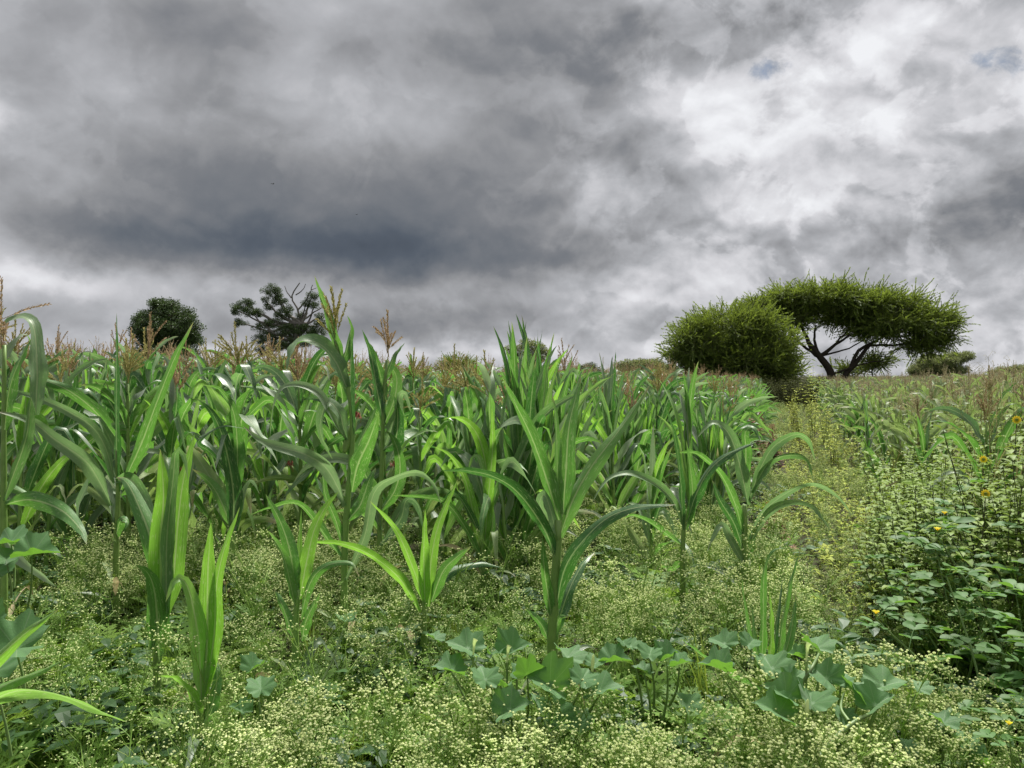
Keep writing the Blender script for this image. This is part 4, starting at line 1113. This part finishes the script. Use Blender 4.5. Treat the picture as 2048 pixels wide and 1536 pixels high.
def grass_tuft(seed, H, n, mat, seedhead=False):
    random.seed(seed); g = np.random.default_rng(seed); mb = MB(); U = g.uniform
    for i in range(n):
        a = U(0, 6.28); t = R(U(2, 22)); L = H * U(.5, 1); b = g.normal(0, .03, 3); b[2] = 0
        v = np.linspace(0, 1, 6); th = t + v ** 2 * U(.1, 1.0); P = [b]
        for j in range(5): P.append(P[-1] + L / 5 * np.array([math.sin(th[j]) * math.cos(a), math.sin(th[j]) * math.sin(a), math.cos(th[j])]))
        ribbon(mb, np.array(P), .006, side=(-math.sin(a), math.cos(a), 0), fold=0, wave=0, nac=1, prof=lambda v: 1 - v ** 2, rnd=g.random())
    return bpy.data.objects.new('grass_shape', mb.mesh('grass_shape', [mat], False))

SH = []
def reg(lst): a = len(SH); SH.extend(lst); return list(range(a, a + len(lst)))
K = {
    'flower': reg([parthenium(s, .5 + .03 * s, 8, 5, 12, .13) for s in range(5)]),
    'dense': reg([parthenium(20 + s, .47, 12, 10, 8, .10, .0043) for s in range(4)]),
    'leafy': reg([parthenium(40 + s, .44, 5, 3, 18, .20, .0035) for s in range(4)]),
    'rosette': reg([parthenium(60 + s, .28, 2, 1, 20, .21) for s in range(3)]),
    'low': reg([low_weed(80 + s, .3, 14, .075, M['low_leaf'], M['weed_stem']) for s in range(3)]),
    'grass': reg([grass_tuft(90 + s, .42, 26, M['grass']) for s in range(3)]),
    'drygrass': reg([grass_tuft(95 + s, .4, 24, M['grass_dry']) for s in range(2)]),
    'gold': reg([low_weed(110 + s, .42, 22, .06, M['gold_leaf'], M['weed_dry'], .9, .4) for s in range(3)]),
}
for j, o in enumerate(SH): o.name = 'shape_%03d' % j
LIBW = library('weed_shapes', SH)

def gold_zone(x, y):
    """0..1: how much of the golden, sunlit-toned path grass stands here"""
    c = 2.75 + (y - 6.0) * .36; w = np.interp(y, [3, 5, 8, 30], [.1, .45, .7, 1.3])
    return math.exp(-((x - c) / w) ** 2) * float(np.interp(y, [3.2, 5.0], [0, 1]))
pts = []; rots = []; scl = []; idx = []
random.seed(77)
def put(x, y, kind, s):
    s = s * random.uniform(.85, 1.15); pts.append((x, y, terrain(x, y) - .015)); rots.append((random.uniform(-.14, .14), random.uniform(-.14, .14), random.uniform(0, 6.28))); scl.append(s); idx.append(random.choice(K[kind]))
y = 1.1
while y < 42:
    step = .135 if y < 3 else .155 if y < 6 else .19 if y < 12 else .25 if y < 22 else .36
    half = y * .72 + .6
    x = -half
    while x < half:
        xx = x + random.uniform(-.5, .5) * step; yy = y + random.uniform(-.5, .5) * step; x += step
        if math.hypot(xx, yy) < .95: continue
        L = left_field(xx, yy); Rf = right_field(xx, yy)
        if yy > 16 and (L or Rf): continue
        p = px_of(xx, yy); row = HZ + (EYE - .45) * FPX / yy       # where its top shows
        nz = noise.noise((xx * 1.1, yy * 1.1, 3.0)) ; nz2 = noise.noise((xx * 2.7, yy * 2.7, 9.0))
        g_ = gold_zone(xx, yy)
        if L:
            if random.random() < .35: continue
            put(xx, yy, random.choice(['flower', 'low', 'leafy', 'low']), random.uniform(.7, 1.05)); continue
        if Rf:
            put(xx, yy, random.choice(['gold', 'low', 'grass', 'gold']), random.uniform(.8, 1.3)); continue
        if g_ > .25 and random.random() < g_ * 1.3:
            put(xx, yy, random.choice(['flower', 'gold', 'grass', 'gold', 'gold', 'dense', 'dense']), random.uniform(.55, .85)); continue
        bright = .5 + nz * 1.6 + nz2 * .8
        # left foreground leafier, centre front and right front full of flower heads
        if p < 620 and yy < 4.6: bright -= .42 * float(np.interp(p, [420, 620], [1, 0])) + .02
        if 450 < p < 1500 and yy < 3.4: bright += .34
        if p > 1650 and yy > 2.6: bright -= .25
        if p > 1560 and 2.5 < yy < 3.4 and random.random() < .32: continue      # bare dark gaps on the right
        if bright < .04 and random.random() < .75 and p > 700: continue                     # dark holes between the plants
        kind = 'rosette' if bright < .2 else 'leafy' if bright < .42 else 'flower' if bright < .62 else 'dense'
        q = random.random()
        if q < .12: kind = 'low'
        elif q < .17: kind = 'grass'
        s = random.uniform(.78, 1.15) * (1.06 if yy < 5 else 1 if yy < 9 else .85) * (1.3 if random.random() < .06 and yy > 2.4 else 1) * (.85 if yy < 2.0 else 1)
        put(xx, yy, kind, s)
    y += step
o = scatter('weed_cover', pts, rots, scl, idx, LIBW)
tag(o, 'knee-high parthenium weeds with tiny cream flower heads and cut leaves covering the ground', 'weeds', kind='stuff')
print('weeds', len(pts))

# ------------------------------------------------------------ gourd vines
def gourd_leaf_mesh(seed, fold, size=1.0):
    random.seed(seed); mb = MB(); nt, nr = 45, 5
    lob = [0, .85, 1.75, 2.55]          # lobe directions from the tip, mirrored
    def rad(t):
        t = abs(t); r = .74
        for c, a, w in ((0, .34, .40), (.95, .24, .34), (1.85, .20, .34), (2.6, .08, .3)): r = max(r, .72 + a * .85 * max(0, 1 - abs(t - c) / w) ** .9)
        r *= 1 - .75 * max(0, (t - 2.75) / .39) ** 1.3
        return r
    V = [(0, 0, 0)]; UV = [(.5, .5)]
    ph = random.random() * 6
    for k in range(1, nr + 1):
        f = k / nr
        for i in range(nt):
            t = -math.pi + 2 * math.pi * (i + .5) / nt; r = rad(t) * f * size
            r *= 1 + (.05 * math.sin(t * 17 + ph) if k == nr else 0)
            x = r * math.sin(t); y_ = r * math.cos(t)
            z = fold * abs(x) * .9 - .20 * (y_ ** 2) * (1 if y_ > 0 else .3) + .05 * f ** 2 * math.sin(t * 7 + ph) * size + .035 * f ** 3 * math.cos(11 * t + ph)
            V.append((x, y_ + .25 * 0, z)); UV.append((.5 + x * .5, .5 + y_ * .5))
    F = [(0, 1 + (i + 1) % nt, 1 + i) for i in range(nt)]
    for k in range(nr - 1):
        for i in range(nt):
            a = 1 + k * nt + i; b = 1 + k * nt + (i + 1) % nt; F.append((a, b, b + nt, a + nt))
    mb.add(V, F, UV, rnd=random.random())
    return mb.mesh('gourd_leaf', M['gourd'])
GL = [gourd_leaf_mesh(s, f) for s, f in ((1, .6), (2, .85), (3, 1.1), (4, .7))]
def gourd(label, base_px, d, leaves, flowers=(), stems=()):
    b = wpos(*base_px, d); b[2] = terrain(b[0], d); root = empty('gourd_vine', b); tag(root, label, 'gourd plant')
    for j, (px, py, wpx, yaw, pitch, roll, dd) in enumerate(leaves):
        D = d + dd; p = wpos(px, py, D) - b; s = wpx / FPX * D / 1.95; p = p + np.array([0, 0, .0])
        o = link(bpy.data.objects.new('leaf', GL[j % 4]), root); o.location = p; o.scale = (s, s, s)
        o.rotation_euler = (R(pitch), R(roll), R(yaw))
        q = np.array([p[0] * .55, p[1] * .55 + .05, max(.05, p[2] - random.uniform(.18, .3))]); p = p - np.array([0, 0, .012])
        mb = MB(); tube(mb, spline([q, (p + q) / 2 + np.array([.01, 0, -.01]), p], 6), np.linspace(.0055, .003, 6), 6, cap=True); mb.build('petiole', M['gourd_stem'], root)
    for (px, py, dd, op) in flowers:
        p = wpos(px, py, d + dd) - b; mb = MB()
        tube(mb, [p + [0, 0, -.1], p + [0, 0, -.02], p], [.003, .004, .006], 6, mi=1)
        if op: tube(mb, [p, p + [.002, 0, .025], p + [.004, 0, .05], p + [.008, 0, .06]], [.003, .004, .006, .009], 9)
        else: tube(mb, [p, p + [.002, 0, .03], p + [.004, 0, .055], p + [.006, 0, .06]], [.004, .007, .004, .001], 8)
        mb.build('flower', [M['pale_petal'], M['gourd_stem']], root)
    for (path, r) in stems:
        P = [wpos(x, y_, d + dd) - b for x, y_, dd in path]; mb = MB(); tube(mb, spline(P, 14), np.linspace(r, r * .6, 14), 8); mb.build('stem', M['gourd_stem'], root)
    return root
random.seed(31)
gourd('lobed blue-green gourd vine spreading in the weeds of the centre foreground', (1040, 1450), 2.75, [
    (935, 1300, 92, 70, 20, -15, .0), (985, 1310, 60, 10, -10, 10, .1), (1025, 1305, 85, -60, 18, 20, .1), (905, 1345, 85, 100, 25, -10, -.1), (970, 1362, 75, 20, 30, 5, -.15),
    (1010, 1375, 60, 190, 35, -10, -.1), (1055, 1352, 80, -80, 25, -30, -.1), (1135, 1318, 82, 30, 20, 15, .1), (1190, 1330, 55, -40, 10, 10, .1), (1225, 1325, 80, -100, 15, 5, .15),
    (1100, 1375, 115, 60, 30, -25, -.1), (1165, 1362, 70, -20, 25, 20, -.1), (1200, 1385, 95, -90, 20, 10, -.1), (1020, 1425, 95, -70, 25, 20, -.2), (1090, 1440, 110, 40, 45, 5, -.1), (1160, 1450, 70, -30, 40, 10, -.1),
    (870, 1280, 50, 60, 20, 10, .2), (1250, 1290, 40, 0, 10, 0, .2)],
    flowers=[(946, 1315, -.05, 1), (1014, 1328, -.05, 1), (1185, 1345, -.05, 0)], stems=[([(960, 1400, -.1), (990, 1450, -.1), (1040, 1490, 0)], .006), ([(1100, 1400, -.1), (1130, 1460, 0), (1160, 1500, 0)], .005)])
gourd('lobed gourd vine with thick pale stem in the lower right foreground', (1650, 1500), 2.6, [
    (1450, 1290, 72, 40, 10, -15, .15), (1500, 1290, 55, -40, 15, 20, .1), (1440, 1340, 80, 80, 20, -5, .0), (1545, 1340, 95, 10, 25, 0, .0), (1590, 1360, 60, -60, 30, 20, -.05),
    (1635, 1298, 80, 20, 15, 10, .1), (1600, 1315, 45, 80, 20, -10, .1), (1655, 1360, 85, 30, 30, -20, -.1), (1685, 1365, 60, -40, 20, 10, -.1), (1575, 1395, 90, 60, 30, -20, -.2),
    (1625, 1410, 90, -10, 20, 15, -.2), (1560, 1430, 105, 75, 30, -20, -.25), (1770, 1375, 100, -80, 15, 10, -.1), (1720, 1395, 95, 20, 20, 15, -.15), (1755, 1415, 90, -70, 30, 10, -.2), (1690, 1440, 60, 10, 40, 5, -.2), (1840, 1380, 60, 0, 20, 10, .1)],
    flowers=[(1615, 1325, -.1, 1), (1615, 1440, -.25, 0)], stems=[([(1640, 1520, -.35), (1672, 1480, -.3), (1715, 1445, -.25), (1745, 1430, -.2)], .009), ([(1600, 1380, -.1), (1625, 1340, -.1), (1640, 1310, 0)], .007), ([(1700, 1445, -.25), (1685, 1420, -.2), (1690, 1390, -.15)], .006)])
gourd('small gourd vine between the two larger vines', (1330, 1400), 2.9, [
    (1262, 1295, 50, 30, 15, 0, .1), (1300, 1312, 60, -20, 20, 10, .0), (1335, 1318, 65, -80, 20, 10, .0), (1360, 1330, 60, -110, 25, 0, -.1), (1290, 1345, 50, 70, 25, 0, .0), (1375, 1415, 70, 20, 30, 10, -.2)])
gourd('large ragged pumpkin-like leaves at the left edge below the maize', (0, 1250), 3.5, [
    (20, 1085, 90, 100, -5, -10, .2), (62, 1110, 100, -70, 10, 15, .0), (10, 1120, 90, 20, 20, 10, .1), (-20, 1150, 100, 60, 10, 0, .1)])
gourd('broad dark pumpkin-like leaf in the lower left corner', (20, 1450), 2.5, [
    (30, 1300, 160, 110, -10, -25, .1), (-20, 1350, 120, 40, 10, 10, .1), (-30, 1260, 100, 80, 0, -20, .2)])
gourd('low gourd leaves half buried in weeds left of the centre vine', (520, 1450), 2.7, [
    (520, 1380, 70, 20, 30, 0, .0), (480, 1425, 55, 80, 30, -10, .0), (505, 1340, 60, -40, 20, 10, .3), (690, 1240, 50, 30, 10, 0, .5)])
gourd('single gourd leaves in the weeds at the lower right corner', (1900, 1520), 2.5, [
    (1890, 1450, 75, 30, 20, 10, .0), (1945, 1490, 60, -50, 25, -10, .0), (1960, 1530, 70, 70, 20, 0, .0), (1820, 1500, 50, 10, 30, 0, .0)])

# ------------------------------------------------------------ senna bush with rounded leaflets and yellow flowers, right edge
def senna_parts(seed):
    random.seed(seed); g = np.random.default_rng(seed); U = g.uniform; stems = MB(); leaves = []; flowers = []
    def leaflet(mb, p, d, n, L):
        s = nrm(np.cross(d, n)); rn = g.random(); V = [p]; k = 9
        for i in range(k):
            t = i / (k - 1); a = math.pi * t; w = math.sin(a) * .36 * (1 + .35 * t); V.append(None)
        ring = []
        for i in range(12):
            a = 2 * math.pi * i / 12; x = math.sin(a) * .34 * (1.0 - .28 * math.cos(a)); y_ = .5 - .5 * math.cos(a)
            ring.append(p + s * x * L + d * y_ * L + n * L * (.10 * abs(x) * 3 - .12 * y_ * y_))
        c = p + d * .55 * L - n * .02 * L
        mb.add([c] + ring, [(0, 1 + i, 1 + (i + 1) % 12) for i in range(12)], rnd=rn)
    for b in range(4):
        a = b * 1.6 + U(0, .8); H = U(.55, .8); o = U(.25, .5)
        P = spline([(0, 0, 0), (math.cos(a) * o * .4, math.sin(a) * o * .4, H * .55), (math.cos(a) * o, math.sin(a) * o, H)], 10); tube(stems, P, np.linspace(.007, .003, 10), 5)
        for k in range(3, 10):
            for q in range(1 if k < 9 else 2):
                aa = a + k * 2.4 + q; d = nrm([math.cos(aa), math.sin(aa), U(.1, .7)]); L = U(.10, .15); mb = MB()
                p0 = P[k]; Q = spline([p0, p0 + d * L * .6 + [0, 0, .015], p0 + d * L + [0, 0, -.005]], 6); tube(mb, Q, .0017, 4)
                for m_, t in ((2, .5), (4, .8), (5, 1.0)):
                    for sg in (-1, 1):
                        sd = nrm(np.cross(d, [0, 0, 1])) * sg; dd = nrm(sd + d * (.5 + .5 * t) + [0, 0, U(-.25, .1)]); nn = nrm(np.array([0, 0, 1.0]) + g.normal(0, .25, 3)); nn = nrm(nn - dd * np.dot(nn, dd))
                        leaflet(mb, Q[m_], dd, nn, U(.048, .066) * (.7 + .35 * t))
                leaves.append(mb)
        if b == 0:
            p = P[9] + [0, 0, .02]; mb = MB()
            tube(mb, [P[9], p], .002, 4, mi=1)
            for i in range(5):
                aa = i * 1.257; d = nrm([math.cos(aa), math.sin(aa), 1.1]); leaflet(mb, p, d, nrm(np.cross(np.cross(d, [0, 0, 1]), d)), .02)
            flowers.append(mb)
    return [('stem', stems.mesh('stem', M['gourd_stem']))] + [('leaf', m.mesh('leaf', M['senna'])) for m in leaves] + [('flower', m.mesh('flower', [M['petal'], M['gourd_stem']])) for m in flowers]
SP = [senna_parts(s) for s in (3, 8, 15)]
def place_parts(name, parts, x, y, rz, s, label, cat, group=None):
    root = empty(name, (x, y, terrain(x, y)), rz); root.scale = (s, s, s); tag(root, label, cat, group)
    for nm, me in parts: link(bpy.data.objects.new(nm, me), root)
    return root
random.seed(9)
for i, (px, d, s, lb) in enumerate([
    (2000, 3.0, 1.0, 'nearest senna bush with yellow flower at the right edge'), (2070, 3.3, 1.1, 'senna bush cut off by the right edge'), (1930, 3.6, .95, 'senna bush just behind the nearest one'),
    (2030, 3.9, 1.15, 'taller senna bush behind the nearest senna'), (1850, 3.9, .8, 'low senna at the inner side of the bush row'), (1960, 4.4, 1.1, 'senna bush in the middle of the thicket with arching stems'),
    (2080, 4.6, 1.3, 'tall senna at the right edge below the yellow daisies'), (1880, 4.6, .9, 'senna among the dark-stemmed weeds'), (2040, 2.5, .7, 'small senna sprout with single flower at the lower right edge'), (1800, 4.3, .6, 'smallest senna at the left foot of the thicket')]):
    place_parts('senna_bush', SP[i % 3], (px - 1024) / FPX * d, d, random.uniform(0, 6.28), s, lb, 'senna bush')

# ------------------------------------------------------------ dark-stemmed leafy weeds on the right
def stem_weed(seed, H=1.0, nst=5, leafmat='bush_leaf', L=.078, step=.042, w=.6):
    random.seed(seed); g = np.random.default_rng(seed); U = g.uniform; st = MB(); lf = MB()
    for s_ in range(nst):
        a = U(0, 6.28); o = U(.05, .3); h = H * U(.7, 1.05); b = g.normal(0, .03, 3); b[2] = 0
        P = spline([b, b + [math.cos(a) * o * .3, math.sin(a) * o * .3, h * .5], b + [math.cos(a) * o, math.sin(a) * o, h]], 12); tube(st, P, np.linspace(.0045, .0014, 12), 4)
        Q = spline(P, int(h / step)); T = tangents(Q)
        for i in range(int(len(Q) * .25), len(Q)):
            for q in range(2):
                b_ = i * 1.57 + q * math.pi + U(-.4, .4); d = nrm([math.cos(b_), math.sin(b_), U(-.1, .55)]); l = L * U(.7, 1.25) * (1.1 - .45 * i / len(Q)); s = nrm(np.cross(d, [0, 0, 1])) * l * w * .5; p = Q[i] + d * .008; dn = np.array([0, 0, -l * .2])
                n_ = np.array([0, 0, l * .08])
                lf.add([p, p + d * l * .35 + s + n_, p + d * l * .38, p + d * l * .35 - s + n_, p + d * l * .72 + s * .7 + dn * .5 + n_, p + d * l * .72 + dn * .5, p + d * l * .72 - s * .7 + dn * .5 + n_, p + d * l + dn * 1.5],
                       [(0, 2, 1), (0, 3, 2), (1, 2, 5, 4), (2, 3, 6, 5), (4, 5, 7), (5, 6, 7)], rnd=g.random())
    a = st.mesh('stems', M['bush_stem']); b = lf.mesh('foliage', M[leafmat])
    return [('stems', a), ('foliage', b)]
BW = [stem_weed(s) for s in range(5)]
random.seed(14)
cnt = 0
for k in range(1500):
    d = random.uniform(3.6, 9.5); px = random.uniform(1640, 2150)
    lim = np.interp(d, [3.6, 5, 7, 9.5], [1800, 1725, 1745, 1830]) + random.uniform(-20, 60)
    if px < lim or cnt >= 130: continue
    x = (px - 1024) / FPX * d; cnt += 1
    s = random.uniform(.75, 1.1) * float(np.interp(px, [1650, 1850, 2048], [.72, .98, 1.25]))
    z = ('among the rear senna bushes' if d < 5 else 'below the low yellow daisy' if d < 6.5 else 'in front of the drying maize at the far right') if px > 1880 else ('at the left foot of the senna thicket' if d < 5.5 else 'along the right side of the golden path' if d < 7.5 else 'around the dark green maize at the right field edge')
    place_parts('leafy_weed', BW[cnt % 5], x, d, random.uniform(0, 6.28), s, f'dark-stemmed leafy weed {z}', 'weed', f'dark-stemmed leafy weeds {z}')

# ------------------------------------------------------------ tall daisies, amaranth, grasses
def daisy(label, px, py, d):
    top = wpos(px, py, d); b = np.array([top[0], d, 0]); root = empty('daisy_plant', b); tag(root, label, 'yellow daisy', )
    h = top[2]; mb = MB(); tube(mb, spline([(-.08, .03, 0), (-.03, 0, h * .6), (0, 0, h)], 10), np.linspace(.005, .002, 10), 5); mb.build('stem', M['bush_stem'], root)
    c = MB(); P = np.array([0, 0, h]); fw = nrm([-b[0], -d, 1.2])
    ax = nrm(np.cross(fw, [0, 0, 1])); ay = np.cross(ax, fw)
    for i in range(12):
        a = i * .5236; dd = nrm(ax * math.cos(a) + ay * math.sin(a) + fw * .25); s = nrm(np.cross(dd, fw)) * .007; l = .026
        c.add([P, P + dd * l * .5 + s, P + dd * l, P + dd * l * .5 - s], [(0, 1, 2, 3)])
    for i in range(8): head(c, P + fw * .006 + (ax * math.cos(i * .78) + ay * math.sin(i * .78)) * .005, .006, .2, mi=1)
    c.build('flower', [M['petal'], M['gold_leaf']], root)
    lf = MB()
    for i in range(7):
        a = i * ANG; q = np.array([-.05 + .04 * i / 7, 0, h * (.35 + .08 * i)]); d2 = np.array([math.cos(a), math.sin(a), .3]); 
        ribbon(lf, np.array([q, q + d2 * .05, q + d2 * .1 - [0, 0, .02]]), .03, side=(-math.sin(a), math.cos(a), 0), fold=.2, wave=.1, nac=2, prof=lambda v: np.sin(np.clip(v, .04, 1) * math.pi * .97) + .03)
    lf.build('foliage', M['bush_leaf'], root)
daisy('tall yellow daisy flower highest at the right edge', 2034, 840, 4.2)
daisy('lower yellow daisy flower below and left of the highest one', 1968, 919, 4.6)
daisy('yellow daisy low in the thicket above the senna leaves', 1973, 988, 4.0)

def amaranth(label, px, base_d, h, mat, seed, cat='amaranth'):
    random.seed(seed); g = np.random.default_rng(seed); x = (px - 1024) / FPX * base_d; root = empty('amaranth_plant', (x, base_d, 0)); tag(root, label, cat)
    st = MB(); tube(st, spline([(0, 0, 0), (.02, 0, h * .5), (0, .02, h)], 8), np.linspace(.012, .004, 8), 5); st.build('stem', M['red_weed' if 'red' in mat or 'rose' in mat else 'bush_stem'], root)
    pl = MB()
    for i in range(520):
        t = g.uniform(.45, 1.0); r = .11 * (1.15 - t) * 2 * g.uniform(.2, 1); a = g.uniform(0, 6.28); p = np.array([math.cos(a) * r, math.sin(a) * r, h * t + r * .6])
        s = .016 * g.uniform(.6, 1.3); d = nrm([math.cos(a), math.sin(a), 1.4]); q = nrm(np.cross(d, g.normal(size=3))) * s * .4
        pl.add([p, p + d * s * .5 + q, p + d * s, p + d * s * .5 - q], [(0, 1, 2, 3)], rnd=g.random())
    pl.build('plume', M[mat], root)['kind'] = 'stuff'
    lf = MB()
    for i in range(130):
        t = g.uniform(.1, .7); a = g.uniform(0, 6.28); q = np.array([0, 0, h * t]); d2 = np.array([math.cos(a), math.sin(a), .3]); l = .24 * (1.1 - t)
        ribbon(lf, np.array([q, q + d2 * l * .5, q + d2 * l - [0, 0, .03]]), l * .5, side=(-math.sin(a), math.cos(a), 0), fold=.2, wave=.05, nac=2, prof=lambda v: np.sin(np.clip(v, .04, 1) * math.pi * .97) + .03, rnd=g.random())
    lf.build('foliage', M['gold_leaf' if 'gold' in mat else 'bush_leaf' if cat != 'amaranth' else 'rose_weed'], root)
    return root
amaranth('tall crimson amaranth spike at the far end of the golden path', 1505, 13, 1.25, 'red_weed', 1)
amaranth('second crimson amaranth close right of the tall spike', 1520, 13.8, .95, 'red_weed', 2)
amaranth('rosy low amaranth between the maize corner and the path', 1545, 12.5, .8, 'rose_weed', 3)
amaranth('faded rosy amaranth just above the spreading maize plant', 1483, 11.5, .85, 'rose_weed', 4)
amaranth('tiny red amaranth beside the spreading maize leaves on the path', 1545, 6.6, .5, 'red_weed', 5)
amaranth('brownish pink weed plume before the dark foot of the acacia bush', 1470, 20, 1.3, 'rose_weed', 6)
for i, (px, d, h, lb) in enumerate([(1625, 18, 1.75, 'tall yellow-green bushy weed at the head of the path'), (1600, 16, 1.1, 'short golden weed left of the tall yellow-green one'), (1650, 15, 1.2, 'golden leafy weed at the right field corner'), (1585, 20, 1.3, 'pale golden weed before the acacia bush'), (1670, 12, .9, 'low golden weed beside the drying maize')]):
    place_parts('golden_weed', stem_weed(70 + i, h, 7, 'gold_leaf', .11, .07, .4), (px - 1024) / FPX * d, d, i * 1.1, 1.0, lb, 'golden weed')

# dark undergrowth at the foot of the acacias
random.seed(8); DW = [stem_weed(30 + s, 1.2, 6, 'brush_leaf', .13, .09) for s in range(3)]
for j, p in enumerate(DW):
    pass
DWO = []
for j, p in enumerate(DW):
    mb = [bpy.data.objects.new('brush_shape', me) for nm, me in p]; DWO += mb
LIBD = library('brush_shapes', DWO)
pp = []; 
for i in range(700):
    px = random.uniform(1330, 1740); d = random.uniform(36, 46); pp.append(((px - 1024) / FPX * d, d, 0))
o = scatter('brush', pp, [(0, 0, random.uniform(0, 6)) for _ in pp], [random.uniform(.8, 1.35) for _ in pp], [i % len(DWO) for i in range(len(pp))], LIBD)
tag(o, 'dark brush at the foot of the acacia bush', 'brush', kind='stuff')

# wispy tall grass on the right, against the sky
def tall_grass(label, px, d, h, seed, n=7):
    random.seed(seed); g = np.random.default_rng(seed); x = (px - 1024) / FPX * d; root = empty('tall_grass', (x, d, 0)); tag(root, label, 'grass')
    mb = MB(); pn = MB()
    for i in range(n):
        a = g.uniform(0, 6.28); o = g.uniform(.02, .3); hh = h * g.uniform(.82, 1.0); P = spline([g.normal(0, .03, 3) * [1, 1, 0], (math.cos(a) * o * .4, math.sin(a) * o * .4, hh * .6), (math.cos(a) * o, math.sin(a) * o, hh)], 9)
        tube(mb, P, np.linspace(.0022, .001, 9), 3)
        for k in range(16):
            t = g.uniform(.8, 1.0); q = P[0] + (P[-1] - P[0]) * t; q = np.array([np.interp(t * 8, range(9), P[:, c]) for c in range(3)]); b = g.uniform(0, 6.28); L = g.uniform(.05, .16) * (1.4 - t)* 2
            e = q + np.array([math.cos(b) * L * .7, math.sin(b) * L * .7, L * .7]); e2 = e + np.array([math.cos(b) * .03, math.sin(b) * .03, -.01])
            tube(pn, [q, e, e2], .0007, 3)
            for m_ in range(4): head(pn, q + (e2 - q) * g.uniform(.4, 1) + g.normal(0, .004, 3), .0028, g.random(), mi=0)
    mb.build('stem', M['grass_dry'], root); pn.build('seed_head', M['grass_dry'], root)
    lf = MB()
    for i in range(14):
        a = g.uniform(0, 6.28); q = np.array([0, 0, h * g.uniform(.1, .5)]); P = blade_path(q[2], a, g.uniform(10, 35), g.uniform(20, 110), g.uniform(.3, .5), 9)
        ribbon(lf, P, .01, side=(-math.sin(a), math.cos(a), 0), fold=.1, wave=0, nac=1, rnd=g.random())
    lf.build('leaf_blades', M['grass_dry'], root)
for i, (px, d, h, lb) in enumerate([(1985, 5.2, 1.80, 'tallest wispy grass against the sky at the right'), (2030, 5.0, 1.74, 'wispy grass right of the tallest one'), (1955, 6.0, 1.72, 'wispy seeding grass left of the tallest one'), (1830, 8.5, 1.7, 'thin pale grass in front of the distant flat tree'), (1900, 7.0, 1.62, 'pale grass between the two distant trees'), (1790, 9, 1.5, 'short pale grass under the umbrella acacia')]):
    tall_grass(lb, px, d, h, 60 + i)

# loose dry grasses in the right field corner
# ------------------------------------------------------------ birds
def bird(label, px, py, d, s):
    p = wpos(px, py, d); root = empty('bird', p); tag(root, label, 'bird')
    b = MB(); tube(b, [(-.13 * s, 0, 0), (-.07 * s, 0, .005), (0, 0, .01), (.07 * s, 0, .01), (.11 * s, 0, .005)], [.004 * s, .022 * s, .03 * s, .02 * s, .004 * s], 7); b.build('body', M['feather'], root)
    for sg in (-1, 1):
        w = MB(); ribbon(w, np.array([(0, 0, .01), (.0, sg * .1 * s, .05 * s), (-.03 * s, sg * .24 * s, .03 * s)]), .08 * s, side=(1, 0, 0), fold=0, wave=0, nac=2, prof=lambda v: 1 - v ** 3 * .9); w.build('wing', M['feather'], root)
    root.rotation_euler = (0, 0, 1.1)
bird('tiny dark bird high in the rain cloud', 547, 369, 60, 1.0)
bird('fainter bird lower right of the other one', 714, 430, 85, 1.0)
